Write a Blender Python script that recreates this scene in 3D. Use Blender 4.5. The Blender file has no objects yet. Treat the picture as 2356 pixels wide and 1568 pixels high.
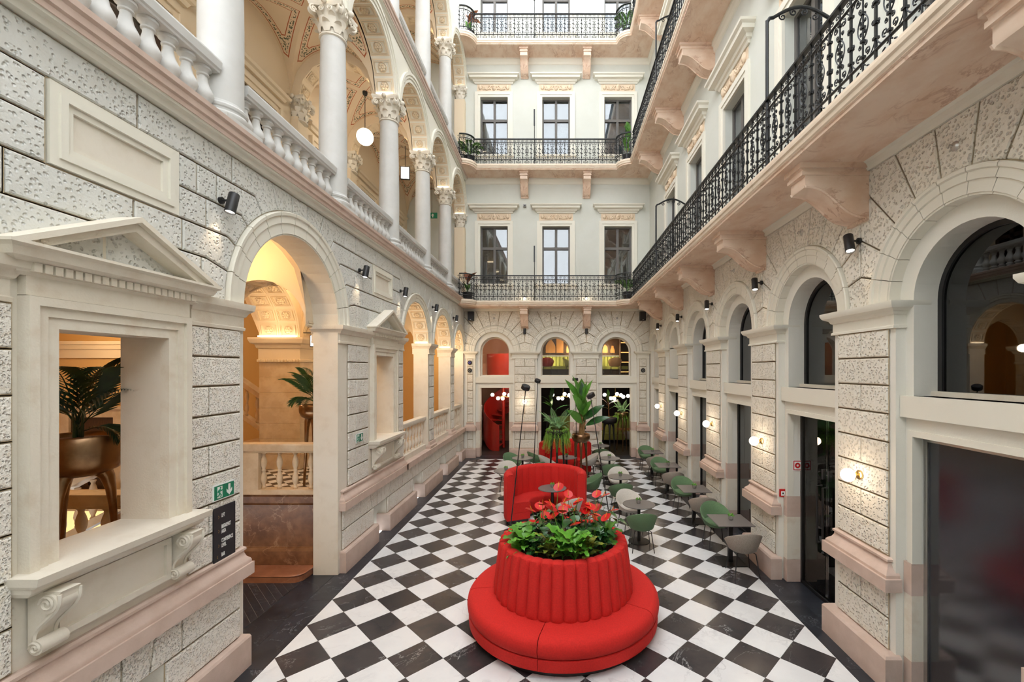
import bpy, bmesh, math, random
from math import pi, sin, cos, tan, sqrt, radians, atan2
from mathutils import Vector, Matrix
random.seed(7)
SC = bpy.context.scene
COL = SC.collection
# ------------------------------------------------------------------ camera
F_PX, VPX, VPY, CAMZ = 1012.0, 1282.0, 851.0, 3.4
cam = bpy.data.cameras.new('camera'); cam.sensor_width = 36.0
cam.lens = F_PX/2356*36; cam.shift_x = -(VPX-1178)/2356; cam.shift_y = (VPY-784)/2356
cam.clip_start = .05; cam.clip_end = 200
camo = bpy.data.objects.new('camera', cam); COL.objects.link(camo)
camo.location = (0, 0, CAMZ); camo.rotation_euler = (pi/2, 0, 0); SC.camera = camo
# ------------------------------------------------------------------ daylight through the glazed roof
w = bpy.data.worlds.new('overcast_sky'); SC.world = w; w.use_nodes = True
bg = w.node_tree.nodes['Background']; bg.inputs[0].default_value = (.95, .975, 1.0, 1); bg.inputs[1].default_value = 2.85
SC.view_settings.view_transform = 'Standard'; SC.view_settings.look = 'None'
SC.view_settings.exposure = .45; SC.view_settings.gamma = 1.0
try: SC.view_settings.use_curve_mapping = False
except Exception: pass
SC.cycles.use_denoising = True
SC.cycles.use_adaptive_sampling = True; SC.cycles.adaptive_threshold = .12; SC.cycles.adaptive_min_samples = 12
SC.cycles.max_bounces = 6; SC.cycles.diffuse_bounces = 4; SC.cycles.glossy_bounces = 3; SC.cycles.transmission_bounces = 5; SC.cycles.transparent_max_bounces = 8
SC.cycles.sample_clamp_indirect = 4.0; SC.cycles.caustics_reflective = False; SC.cycles.caustics_refractive = False
# ------------------------------------------------------------------ plan constants
XL, XR, YE = -3.63, 3.60, 17.13          # rusticated faces of left, right and end wall
YN = 1.9                                  # near end of the modelled court
ZF1, ZF2, ZF3 = 5.80, 10.85, 15.50        # soffits of the three balconies
ML = lambda u, z, d: (XL+d, u, z)
MR = lambda u, z, d: (XR-d, u, z)
ME = lambda u, z, d: (u, YE-d, z)
# ------------------------------------------------------------------ mesh helpers
class MB:
    def __init__(s): s.v = []; s.f = []; s.uv = None
    def add(s, vs, fs):
        n = len(s.v); s.v += [tuple(p) for p in vs]; s.f += [tuple(i+n for i in f) for f in fs]; return s
    def box(s, x0, x1, y0, y1, z0, z1):
        return s.add([(x0,y0,z0),(x1,y0,z0),(x1,y1,z0),(x0,y1,z0),(x0,y0,z1),(x1,y0,z1),(x1,y1,z1),(x0,y1,z1)],
                     [(0,3,2,1),(4,5,6,7),(0,1,5,4),(1,2,6,5),(2,3,7,6),(3,0,4,7)])
    def loft(s, loops, closed=True, cap0=True, cap1=True):
        n = len(loops[0]); b = len(s.v)
        for l in loops: s.v += [tuple(p) for p in l]
        for k in range(len(loops)-1):
            for i in range(n if closed else n-1):
                j = (i+1) % n
                s.f.append((b+k*n+i, b+k*n+j, b+(k+1)*n+j, b+(k+1)*n+i))
        if cap0: s.f.append(tuple(b+i for i in range(n))[::-1])
        if cap1: s.f.append(tuple(b+(len(loops)-1)*n+i for i in range(n)))
        return s
    def lathe(s, prof, n=16, c=(0,0,0), a0=0, a1=2*pi, cap=True):
        full = abs(a1-a0-2*pi) < 1e-6
        m = n if full else n+1
        loops = [[(c[0]+r*cos(a0+(a1-a0)*i/n), c[1]+r*sin(a0+(a1-a0)*i/n), c[2]+z) for i in range(m)] for r, z in prof]
        return s.loft(loops, full, cap and full, cap and full)
    def tube(s, pts, r, n=6, cap=True):
        pts = [Vector(p) for p in pts]; m = len(pts); loops = []
        up = None
        for k, p in enumerate(pts):
            t = (pts[min(k+1, m-1)]-pts[max(k-1, 0)])
            t = t.normalized() if t.length > 1e-9 else Vector((0,0,1))
            if up is None:
                up = Vector((0,0,1)) if abs(t.z) < .9 else Vector((1,0,0))
            a = t.cross(up)
            if a.length < 1e-6: a = t.orthogonal()
            a.normalize(); b = a.cross(t).normalized(); up = b
            rr = r[k] if isinstance(r, (list, tuple)) else r
            loops.append([p+a*rr*cos(2*pi*i/n)+b*rr*sin(2*pi*i/n) for i in range(n)])
        return s.loft(loops, True, cap, cap)
    def ext(s, poly, M, d0, d1, front=True, back=True):
        return s.loft([[M(u,z,d0) for u,z in poly], [M(u,z,d1) for u,z in poly]], True, back, front)
    def stack(s, M, u0, u1, prof, back=-.05, side=1.0):
        loops = []
        for z, d in prof:
            e = d*side
            loops.append([M(u0-e,z,back), M(u0-e,z,d), M(u1+e,z,d), M(u1+e,z,back)])
        return s.loft(loops)
    def arc(s, M, uc, zs, prof, a0=0, a1=pi, n=24):
        loops = [[M(uc+r*cos(a0+(a1-a0)*i/n), zs+r*sin(a0+(a1-a0)*i/n), d) for r, d in prof] for i in range(n+1)]
        return s.loft(loops)
    def join(s, o, mat=None):
        vs = o.v if mat is None else [tuple(mat @ Vector(p)) for p in o.v]
        return s.add(vs, o.f)
def offset_poly(poly, d):
    n = len(poly); A = sum(poly[i][0]*poly[(i+1)%n][1]-poly[(i+1)%n][0]*poly[i][1] for i in range(n))
    sg = 1 if A > 0 else -1; out = []
    for i in range(n):
        p0, p1, p2 = poly[i-1], poly[i], poly[(i+1)%n]
        def nrm(a, b):
            dx, dy = b[0]-a[0], b[1]-a[1]; L = math.hypot(dx, dy) or 1e-9
            return (dy/L*sg, -dx/L*sg)
        n1, n2 = nrm(p0, p1), nrm(p1, p2)
        k = 1+n1[0]*n2[0]+n1[1]*n2[1]
        if k < .25: k = .25
        out.append((p1[0]+d*(n1[0]+n2[0])/k, p1[1]+d*(n1[1]+n2[1])/k))
    return out
def clip_poly(poly, fn):                       # keep fn(p) >= 0, fn linear
    out = []
    for i in range(len(poly)):
        a, b = poly[i], poly[(i+1) % len(poly)]; fa, fb = fn(a), fn(b)
        if fa >= 0: out.append(a)
        if (fa >= 0) != (fb >= 0):
            t = fa/(fa-fb); out.append((a[0]+(b[0]-a[0])*t, a[1]+(b[1]-a[1])*t))
    return out
def mesh(mb, name, mat, smooth=None, uv=None, fix=True):
    me = bpy.data.meshes.new(name); me.from_pydata(mb.v, [], mb.f)
    if fix:
        bm = bmesh.new(); bm.from_mesh(me); bmesh.ops.recalc_face_normals(bm, faces=bm.faces[:]); bm.to_mesh(me); bm.free()
    if smooth is not None:
        me.polygons.foreach_set('use_smooth', [True]*len(me.polygons))
        if smooth < 180:
            try: me.set_sharp_from_angle(angle=radians(smooth))
            except Exception: pass
    if mat is not None: me.materials.append(mat)
    return me
def link(name, data, parent=None, loc=None, rot=None, scale=None):
    o = bpy.data.objects.new(name, data); COL.objects.link(o)
    if parent is not None: o.parent = parent
    if loc is not None: o.location = loc
    if rot is not None: o.rotation_euler = rot
    if scale is not None: o.scale = scale
    return o
def obj(name, mb, mat, parent=None, smooth=None, loc=None, rot=None):
    return link(name, mesh(mb, name, mat, smooth), parent, loc, rot)
def empty(name, loc=(0,0,0), rz=0):
    o = link(name, None, None, loc, (0,0,rz)); o.empty_display_size = .2; return o
def tag(o, label=None, cat=None, group=None, kind=None):
    if label: o['label'] = label
    if cat: o['category'] = cat
    if group: o['group'] = group
    if kind: o['kind'] = kind
    return o
def thing(name, label, cat, loc=(0,0,0), rz=0, group=None, kind=None):
    return tag(empty(name, loc, rz), label, cat, group, kind)
def struct(name, mb, mat, label, cat, smooth=None):
    return tag(obj(name, mb, mat, None, smooth), label, cat, None, 'structure')
def copy_tree(o, parent=None, loc=None, rz=None, label=None, group=None):
    c = o.copy(); COL.objects.link(c); c.parent = parent
    if loc is not None: c.location = loc
    if rz is not None: c.rotation_euler = (0,0,rz)
    if label: c['label'] = label
    if group: c['group'] = group
    for ch in list(o.children): copy_tree(ch, c)
    return c
def spiral(c, r0, r1, a0, turns, n=18):
    return [(c[0]+(r0+(r1-r0)*t/n)*cos(a0+2*pi*turns*t/n), c[1]+(r0+(r1-r0)*t/n)*sin(a0+2*pi*turns*t/n)) for t in range(n+1)]
def point_light(name, parent, loc, power, color, size=.05, kind='POINT', rot=None, spot=None):
    l = bpy.data.lights.new(name, kind); l.energy = power; l.color = color
    if kind != 'AREA': l.shadow_soft_size = size
    else: l.shape = 'RECTANGLE'; l.size, l.size_y = size
    if spot: l.spot_size, l.spot_blend = spot
    return link(name, l, parent, loc, rot)
# ------------------------------------------------------------------ materials
MATS = {}
def nd(nt, t, **kw):
    n = nt.nodes.new(t)
    for k, v in kw.items(): setattr(n, k, v)
    return n
def mk(name, color, rough=.6, metal=0, spec=None, col2=None, nscale=3.0, nlo=.4, nhi=.6, bump=None, bscale=40, bdist=.01, pits=None,
       emit=None, estr=0, sheen=0, veins=None, fine=None, coords='Object', rnd=0, sub=0, alpha=None, stretch=None):
    m = bpy.data.materials.new(name); m.use_nodes = True; nt = m.node_tree; b = nt.nodes['Principled BSDF']
    b.inputs['Base Color'].default_value = (*color, 1); b.inputs['Roughness'].default_value = rough; b.inputs['Metallic'].default_value = metal
    if spec is not None: b.inputs['Specular IOR Level'].default_value = spec
    if sheen: b.inputs['Sheen Weight'].default_value = sheen
    if emit: b.inputs['Emission Color'].default_value = (*emit, 1); b.inputs['Emission Strength'].default_value = estr
    tc = nd(nt, 'ShaderNodeTexCoord'); vec = tc.outputs[coords]
    oi = None
    if rnd:
        oi = nd(nt, 'ShaderNodeObjectInfo'); va = nd(nt, 'ShaderNodeVectorMath', operation='SCALE'); cx = nd(nt, 'ShaderNodeCombineXYZ')
        for i in range(3): nt.links.new(oi.outputs['Random'], cx.inputs[i])
        nt.links.new(cx.outputs[0], va.inputs[0]); va.inputs['Scale'].default_value = 37.0
        ad = nd(nt, 'ShaderNodeVectorMath', operation='ADD'); nt.links.new(vec, ad.inputs[0]); nt.links.new(va.outputs[0], ad.inputs[1]); vec = ad.outputs[0]
    if stretch:
        mp = nd(nt, 'ShaderNodeMapping'); mp.inputs['Scale'].default_value = stretch; nt.links.new(vec, mp.inputs['Vector']); vec = mp.outputs[0]
    out = None
    if col2 is not None:
        nz = nd(nt, 'ShaderNodeTexNoise'); nz.inputs['Scale'].default_value = nscale; nz.inputs['Detail'].default_value = 6; nz.inputs['Roughness'].default_value = .6
        nt.links.new(vec, nz.inputs['Vector'])
        rp = nd(nt, 'ShaderNodeMapRange'); rp.inputs[1].default_value = nlo; rp.inputs[2].default_value = nhi
        nt.links.new(nz.outputs['Fac'], rp.inputs[0])
        mx = nd(nt, 'ShaderNodeMix', data_type='RGBA'); mx.inputs['A'].default_value = (*color, 1); mx.inputs['B'].default_value = (*col2, 1)
        nt.links.new(rp.outputs[0], mx.inputs['Factor']); out = mx.outputs['Result']
    if veins:                                   # (colour, scale, width, strength)
        vc, vs, vw, vst = veins
        nz = nd(nt, 'ShaderNodeTexNoise'); nz.inputs['Scale'].default_value = vs; nz.inputs['Detail'].default_value = 8; nz.inputs['Roughness'].default_value = .62; nz.inputs['Distortion'].default_value = .7
        nt.links.new(vec, nz.inputs['Vector'])
        sb = nd(nt, 'ShaderNodeMath', operation='SUBTRACT'); sb.inputs[1].default_value = .5; nt.links.new(nz.outputs['Fac'], sb.inputs[0])
        ab = nd(nt, 'ShaderNodeMath', operation='ABSOLUTE'); nt.links.new(sb.outputs[0], ab.inputs[0])
        rp = nd(nt, 'ShaderNodeMapRange'); rp.inputs[1].default_value = 0; rp.inputs[2].default_value = vw; rp.inputs[3].default_value = vst; rp.inputs[4].default_value = 0
        nt.links.new(ab.outputs[0], rp.inputs[0])
        n2 = nd(nt, 'ShaderNodeTexNoise'); n2.inputs['Scale'].default_value = vs*.7; nt.links.new(vec, n2.inputs['Vector'])
        r2 = nd(nt, 'ShaderNodeMapRange'); r2.inputs[1].default_value = .45; r2.inputs[2].default_value = .65; nt.links.new(n2.outputs['Fac'], r2.inputs[0])
        ml = nd(nt, 'ShaderNodeMath', operation='MULTIPLY'); nt.links.new(rp.outputs[0], ml.inputs[0]); nt.links.new(r2.outputs[0], ml.inputs[1])
        mx = nd(nt, 'ShaderNodeMix', data_type='RGBA'); mx.inputs['A'].default_value = (*color, 1); mx.inputs['B'].default_value = (*vc, 1)
        if out is not None: nt.links.new(out, mx.inputs['A'])
        nt.links.new(ml.outputs[0], mx.inputs['Factor']); out = mx.outputs['Result']
    if rnd and oi is not None and rnd > .01:
        hs = nd(nt, 'ShaderNodeHueSaturation'); rr = nd(nt, 'ShaderNodeMapRange'); rr.inputs[3].default_value = 1-rnd; rr.inputs[4].default_value = 1+rnd
        nt.links.new(oi.outputs['Random'], rr.inputs[0]); nt.links.new(rr.outputs[0], hs.inputs['Value'])
        hs.inputs['Color'].default_value = (*color, 1)
        if out is not None: nt.links.new(out, hs.inputs['Color'])
        out = hs.outputs[0]
    if out is not None: nt.links.new(out, b.inputs['Base Color'])
    if bump is not None or pits is not None:
        hsrc = None
        if bump is not None:
            nz = nd(nt, 'ShaderNodeTexNoise'); nz.inputs['Scale'].default_value = bscale; nz.inputs['Detail'].default_value = 4
            nt.links.new(vec, nz.inputs['Vector']); hsrc = nz.outputs['Fac']
        if pits is not None:                     # (scale, lo, hi): hollows hacked into the face
            ps, plo, phi = pits
            wn = nd(nt, 'ShaderNodeTexNoise'); wn.inputs['Scale'].default_value = ps*.8; wn.inputs['Detail'].default_value = 3; nt.links.new(vec, wn.inputs['Vector'])
            wm = nd(nt, 'ShaderNodeMix', data_type='RGBA', blend_type='LINEAR_LIGHT'); wm.inputs['Factor'].default_value = .012
            nt.links.new(vec, wm.inputs['A']); nt.links.new(wn.outputs['Color'], wm.inputs['B'])
            vr = nd(nt, 'ShaderNodeTexVoronoi'); vr.inputs['Scale'].default_value = ps; vr.feature = 'F1'; vr.inputs['Randomness'].default_value = 1.0
            nt.links.new(wm.outputs['Result'], vr.inputs['Vector'])
            rp = nd(nt, 'ShaderNodeMapRange', interpolation_type='SMOOTHSTEP'); rp.inputs[1].default_value = plo; rp.inputs[2].default_value = phi; nt.links.new(vr.outputs['Distance'], rp.inputs[0])
            if hsrc is not None:
                m2 = nd(nt, 'ShaderNodeMath', operation='MULTIPLY_ADD'); m2.inputs[1].default_value = bump; nt.links.new(hsrc, m2.inputs[0]); nt.links.new(rp.outputs[0], m2.inputs[2]); hsrc = m2.outputs[0]
            else: hsrc = rp.outputs[0]
        bp = nd(nt, 'ShaderNodeBump'); bp.inputs['Strength'].default_value = 1.0 if pits else bump; bp.inputs['Distance'].default_value = bdist
        nt.links.new(hsrc, bp.inputs['Height']); nt.links.new(bp.outputs[0], b.inputs['Normal'])
    MATS[name] = m; return m
cream   = mk('cream_stucco', (.75,.73,.655), .8, bump=.25, bscale=60, bdist=.004, col2=(.77,.75,.68), nscale=2)
rustic  = mk('hacked_cream_stone', (.80,.765,.68), .85, bump=.3, bscale=40, bdist=.015, pits=(30,.08,.48), rnd=.03, col2=(.77,.725,.625), nscale=9)
rusticl = mk('hacked_pale_stone', (.68,.68,.645), .85, bump=.35, bscale=45, bdist=.012, pits=(28,.08,.46), rnd=.03, col2=(.65,.645,.60), nscale=8)
traver  = mk('rough_travertine_block', (.86,.82,.745), .85, bump=.8, bscale=60, bdist=.013, pits=(52,.08,.5), rnd=.05, col2=(.70,.61,.48), nscale=14, nlo=.52, nhi=.78)
limest  = mk('weathered_limestone', (.76,.70,.59), .7, col2=(.66,.565,.44), nscale=5, nlo=.5, nhi=.78, bump=.3, bscale=55, bdist=.006)
limew   = mk('pale_limestone', (.75,.695,.595), .65, col2=(.67,.60,.49), nscale=4, nlo=.5, nhi=.8, bump=.25, bscale=60, bdist=.004)
pinkst  = mk('pink_sandstone', (.63,.485,.41), .7, col2=(.57,.43,.355), nscale=4, bump=.25, bscale=70, bdist=.004)
pinkmar = mk('pink_marble', (.82,.645,.515), .55, col2=(.72,.50,.36), nscale=3.5, nlo=.42, nhi=.68, veins=((.40,.17,.09),3.2,.035,.6), bump=.15, bscale=50, bdist=.004, stretch=(1,.6,1))
fascia  = mk('peach_marble', (.77,.65,.515), .5, col2=(.70,.56,.43), nscale=3, nlo=.45, nhi=.7, veins=((.45,.25,.16),3,.02,.4))
upper   = mk('pale_green_cream_plaster', (.64,.65,.595), .85, col2=(.62,.63,.57), nscale=1.5, bump=.12, bscale=50, bdist=.003)
mould   = mk('cream_moulding', (.765,.735,.64), .7, bump=.1, bscale=60, bdist=.002)
colst   = mk('white_column_stone', (.58,.575,.555), .6, col2=(.54,.535,.51), nscale=2.5, bump=.15, bscale=80, bdist=.002)
frieze  = mk('peach_carved_stucco', (.75,.60,.44), .8, bump=.3, bscale=40, bdist=.006)
iron    = mk('black_wrought_iron', (.012,.013,.015), .38, .3, bump=.2, bscale=60, bdist=.003)
black   = mk('matt_black_metal', (.012,.012,.013), .45)
blackt  = mk('black_slab', (.018,.021,.028), .32, col2=(.030,.034,.044), nscale=3, veins=((.30,.32,.36),1.6,.006,.8), rnd=.1)
tileb   = mk('black_marble_tile', (.034,.032,.036), .22, col2=(.055,.048,.050), nscale=2.5, veins=((.5,.5,.52),1.5,.005,.9), rnd=.12)
tilew   = mk('white_marble_tile', (.78,.785,.79), .25, col2=(.73,.735,.745), nscale=2.5, veins=((.42,.42,.44),2.2,.03,.45), rnd=.03)
redf    = mk('red_wool_fabric', (.60,.014,.009), .9, sheen=.0, col2=(.52,.012,.008), nscale=60, bump=.3, bscale=260, bdist=.002)
greenf  = mk('green_felt', (.12,.205,.105), .95, sheen=.05, col2=(.09,.165,.08), nscale=110, bump=.3, bscale=300, bdist=.002)
beigef  = mk('ivory_felt', (.60,.57,.51), .95, sheen=.05, col2=(.50,.47,.42), nscale=110, bump=.3, bscale=300, bdist=.002)
greyf   = mk('grey_melange_felt', (.36,.31,.265), .95, sheen=.05, col2=(.26,.22,.185), nscale=110, bump=.3, bscale=300, bdist=.002)
tabtop  = mk('taupe_laminate', (.15,.135,.13), .42)
bronze  = mk('brushed_bronze', (.33,.20,.11), .28, 1.0, col2=(.20,.115,.06), nscale=3)
brass   = mk('brass', (.75,.52,.20), .25, 1.0)
steel   = mk('brushed_steel', (.55,.54,.52), .3, 1.0)
winfr   = mk('taupe_window_frame', (.125,.115,.105), .5)
soil    = mk('bark_mulch', (.13,.055,.03), .95, bump=1.0, bscale=60, bdist=.02)
ochre   = mk('ochre_plaster', (.66,.42,.17), .85, bump=.08, bscale=30, bdist=.003)
creamin = mk('warm_cream_plaster', (.74,.62,.455), .8)
brownm  = mk('brown_veined_marble', (.14,.055,.024), .32, col2=(.24,.11,.05), nscale=3.5, veins=((.50,.30,.18),2.2,.022,.8))
redmar  = mk('red_marble', (.40,.17,.09), .35, col2=(.30,.11,.055), nscale=3, veins=((.6,.35,.22),2.5,.02,.5))
stonein = mk('warm_pillar_stone', (.70,.55,.37), .6, col2=(.60,.44,.27), nscale=4)
wooddk  = mk('dark_brown_wood', (.06,.025,.012), .45, col2=(.035,.014,.008), nscale=8, stretch=(8,8,1))
woodlt  = mk('amber_slatted_wood', (.55,.27,.09), .5, col2=(.42,.19,.06), nscale=6, stretch=(14,14,.6))
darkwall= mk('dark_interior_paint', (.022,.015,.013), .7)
roomb   = mk('brown_room_paint', (.10,.078,.062), .7)
salmon  = mk('salmon_plaster', (.55,.29,.18), .85)
dkfloor = mk('dark_oak_floor', (.045,.032,.028), .4, col2=(.03,.02,.018), nscale=6, stretch=(1,6,1))
lime    = mk('lime_upholstery', (.36,.37,.10), .8, col2=(.32,.33,.09), nscale=40)
redlac  = mk('red_lacquer', (.38,.018,.010), .35)
redmat  = mk('red_orange_panel', (.56,.035,.012), .5)
white   = mk('white_paint', (.80,.80,.78), .5)
grey    = mk('grey_plastic', (.30,.29,.28), .5)
concrete= mk('grey_concrete', (.25,.235,.22), .8)
glow    = mk('warm_opal_glass', (1,.93,.82), .4, emit=(1,.90,.76), estr=6.0)
glowg   = mk('white_opal_globe', (1,.95,.88), .4, emit=(1,.93,.84), estr=5.0)
led     = mk('warm_led_strip', (1,.9,.75), .4, emit=(1,.82,.58), estr=5.0)
leddim  = mk('dim_amber_led', (1,.9,.75), .4, emit=(1,.78,.45), estr=1.3)
ledw    = mk('screen_white', (.9,.93,1), .4, emit=(.92,.95,1), estr=1.2)
signg   = mk('sign_green', (.0,.19,.095), .4)
signw   = mk('sign_white', (.82,.84,.82), .4)
signk   = mk('sign_charcoal', (.012,.013,.018), .5)
signr   = mk('sign_red', (.55,.012,.012), .4)
gold    = mk('sign_gold', (.30,.17,.04), .5)
leafb   = mk('banana_leaf_green', (.10,.27,.035), .35, spec=.6, col2=(.065,.20,.025), nscale=6, rnd=.15)
leafd   = mk('dark_glossy_leaf', (.022,.085,.025), .25, spec=.7, col2=(.035,.12,.03), nscale=12, rnd=.25)
leafl   = mk('lime_green_leaf', (.13,.36,.03), .35, spec=.6, col2=(.07,.24,.02), nscale=14, rnd=.2)
leafy   = mk('yellow_variegated_leaf', (.30,.30,.03), .4, col2=(.05,.13,.02), nscale=22, rnd=.15)
leaff   = mk('fern_green', (.33,.55,.27), .5, col2=(.25,.45,.19), nscale=10, rnd=.12)
leafh   = mk('hanging_green', (.20,.46,.05), .5, col2=(.26,.46,.05), nscale=10, rnd=.15)
leafp   = mk('palm_green', (.014,.036,.014), .4, spec=.6, col2=(.022,.055,.016), nscale=8)
leafr   = mk('rust_leaf', (.28,.09,.025), .4, col2=(.22,.06,.02), nscale=6)
anth    = mk('red_anthurium', (.60,.010,.010), .38, spec=.4, rnd=.15)
spadix  = mk('orange_spadix', (.75,.30,.02), .5)
trunk   = mk('banana_trunk', (.33,.19,.07), .8, col2=(.22,.11,.035), nscale=12, stretch=(6,6,1))
mesh_dk = mk('black_woven_screen', (.022,.023,.030), .10, spec=.9, bump=.12, bscale=150, bdist=.002)
def mk_glass(name, tint, gl, base=.0):
    m = bpy.data.materials.new(name); m.use_nodes = True; nt = m.node_tree; nt.nodes.clear()
    o = nd(nt, 'ShaderNodeOutputMaterial'); mx = nd(nt, 'ShaderNodeMixShader'); t = nd(nt, 'ShaderNodeBsdfTransparent'); g = nd(nt, 'ShaderNodeBsdfGlossy')
    t.inputs[0].default_value = (*tint, 1); g.inputs['Roughness'].default_value = .015; g.inputs['Color'].default_value = (.95,.97,1,1)
    fr = nd(nt, 'ShaderNodeFresnel'); fr.inputs[0].default_value = 1.5; ma = nd(nt, 'ShaderNodeMath', operation='MULTIPLY_ADD'); ma.use_clamp = True
    ma.inputs[1].default_value = gl; ma.inputs[2].default_value = base
    nt.links.new(fr.outputs[0], ma.inputs[0]); nt.links.new(ma.outputs[0], mx.inputs[0]); nt.links.new(t.outputs[0], mx.inputs[1]); nt.links.new(g.outputs[0], mx.inputs[2]); nt.links.new(mx.outputs[0], o.inputs[0])
    MATS[name] = m; return m
glass = mk_glass('clear_glass', (.95,.97,.96), 1.0)
glasse = mk_glass('clear_arch_glass', (.97,.98,.97), .6)
jointshade = mk('brown_joint_shade_dirt', (.47,.38,.25), .9)  # brown paints warm bounce and groove shade into the joints, along with dirt
glassd = mk_glass('dark_smoked_glass', (.10,.12,.11), 1.6, .01)
glassw = mk_glass('old_window_glass', (.80,.83,.84), 2.0, .05)
darkboard = mk('dark_room_board', (.13,.125,.115), .9, col2=(.08,.075,.07), nscale=2)  # added board behind the upper panes, dark in place of a room
paleboard = mk('pale_reflection_board', (.36,.39,.42), .9, col2=(.24,.26,.28), nscale=1.5)  # sky reflection of the far upper panes painted into a pale board
def mk_paint():                                  # vault painted with red lines and a leaf garland (uv.x = distance from the rib)
    m = bpy.data.materials.new('painted_vault_plaster'); m.use_nodes = True; nt = m.node_tree; b = nt.nodes['Principled BSDF']; b.inputs['Roughness'].default_value = .85
    uv = nd(nt, 'ShaderNodeUVMap'); sp = nd(nt, 'ShaderNodeSeparateXYZ'); nt.links.new(uv.outputs[0], sp.inputs[0])
    tc = nd(nt, 'ShaderNodeTexCoord')
    def band(lo, hi):
        a = nd(nt, 'ShaderNodeMath', operation='GREATER_THAN'); a.inputs[1].default_value = lo; nt.links.new(sp.outputs[0], a.inputs[0])
        c = nd(nt, 'ShaderNodeMath', operation='LESS_THAN'); c.inputs[1].default_value = hi; nt.links.new(sp.outputs[0], c.inputs[0])
        e = nd(nt, 'ShaderNodeMath', operation='MULTIPLY'); nt.links.new(a.outputs[0], e.inputs[0]); nt.links.new(c.outputs[0], e.inputs[1]); return e.outputs[0]
    base = (.73,.59,.42,1)
    vr = nd(nt, 'ShaderNodeTexVoronoi'); vr.inputs['Scale'].default_value = 26; vr.inputs['Randomness'].default_value = .8; nt.links.new(tc.outputs['Object'], vr.inputs['Vector'])
    lt = nd(nt, 'ShaderNodeMath', operation='LESS_THAN'); lt.inputs[1].default_value = .45; nt.links.new(vr.outputs['Distance'], lt.inputs[0])
    ml = nd(nt, 'ShaderNodeMath', operation='MULTIPLY'); nt.links.new(lt.outputs[0], ml.inputs[0]); nt.links.new(band(.105,.165), ml.inputs[1])
    x1 = nd(nt, 'ShaderNodeMix', data_type='RGBA'); x1.inputs['A'].default_value = base; x1.inputs['B'].default_value = (.13,.13,.08,1); nt.links.new(ml.outputs[0], x1.inputs['Factor'])
    r = nd(nt, 'ShaderNodeMath', operation='MAXIMUM'); nt.links.new(band(.075,.088), r.inputs[0]); nt.links.new(band(.182,.195), r.inputs[1])
    x2 = nd(nt, 'ShaderNodeMix', data_type='RGBA'); nt.links.new(x1.outputs['Result'], x2.inputs['A']); x2.inputs['B'].default_value = (.42,.10,.035,1); nt.links.new(r.outputs[0], x2.inputs['Factor'])
    nt.links.new(x2.outputs['Result'], b.inputs['Base Color']); return m
vaultm = mk_paint()
BEDS = {}
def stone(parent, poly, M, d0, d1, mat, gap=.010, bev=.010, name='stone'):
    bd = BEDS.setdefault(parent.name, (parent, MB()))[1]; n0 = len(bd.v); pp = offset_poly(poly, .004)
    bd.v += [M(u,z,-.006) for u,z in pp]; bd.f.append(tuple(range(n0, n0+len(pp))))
    p = offset_poly(poly, -gap); q = offset_poly(poly, -gap-bev)
    mb = MB().loft([[M(u,z,d0) for u,z in p], [M(u,z,d1-bev) for u,z in p], [M(u,z,d1) for u,z in q]], True, False, True)
    return obj(name, mb, mat, parent)
def rect(u0, u1, z0, z1): return [(u0,z0),(u1,z0),(u1,z1),(u0,z1)]
# ================================================================== FLOOR
TD = .6637; TX0, TY0 = -3.338, 5.197; TX1 = TX0+10*TD
fl = MB(); fl.box(-3.72, 3.95, -6.2, 17.6, -.12, -.006)
floor = struct('floor', fl, blackt, 'black and white diamond marble floor of the courtyard', 'floor')
def tile_mesh(poly, mat, name):
    p = offset_poly(poly, -.0012); q = offset_poly(poly, -.0028)
    return mesh(MB().loft([[(x,y,-.006) for x,y in p], [(x,y,-.0012) for x,y in p], [(x,y,0) for x,y in q]], True, False, True), name, mat)
h = TD/2
dia = [(-h,0),(0,-h),(h,0),(0,h)]
tm = {'b': tile_mesh(dia, tileb, 'tile'), 'w': tile_mesh(dia, tilew, 'tile'),
      'wl': tile_mesh([(0,-h),(h,0),(0,h)], tilew, 'tile'), 'wr': tile_mesh([(0,-h),(0,h),(-h,0)], tilew, 'tile'), 'we': tile_mesh([(-h,0),(0,-h),(h,0)], tilew, 'tile')}
tl = []
for k in range(-16, 18):
    y = TY0+k*TD
    for i in range(10): tl.append(('b', TX0+h+i*TD, y))
    for i in range(11):
        yy = y+h
        kind = 'wl' if i == 0 else 'wr' if i == 10 else 'w'
        if k == 17:
            if 0 < i < 10: tl.append(('we', TX0+i*TD, yy))
        else: tl.append((kind, TX0+i*TD, yy))
tl.sort(key=lambda t: t[2])
vis = [t for t in tl if t[2] > 4.1]; hid = [t for t in tl if t[2] <= 4.1]
for kd, x, y in vis[:300]: link('tile', tm[kd], floor, (x, y, 0))
for kd, x, y in vis[300:]+hid: pass
for cname, kinds, mt in (('white_tile_field', ('w','wl','wr','we'), tilew), ('black_tile_field', ('b',), tileb)):
    mb = MB()
    for kd, x, y in vis[300:]+hid:
        if kd in kinds:
            P = {'b':dia,'w':dia,'wl':[(0,-h),(h,0),(0,h)],'wr':[(0,-h),(0,h),(-h,0)],'we':[(-h,0),(0,-h),(h,0)]}[kd]
            q = offset_poly(P, -.0028)
            mb.loft([[(x+a,y+b,-.006) for a,b in q], [(x+a,y+b,0) for a,b in q]], True, False, True)
    tag(obj(cname, mb, mt, floor), kind='stuff')
def slab(x0, x1, y0, y1, z=0.0):
    g = .0015
    obj('border_slab', MB().box(x0+g, x1-g, y0+g, y1-g, -.006, z), blackt, floor)
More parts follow.
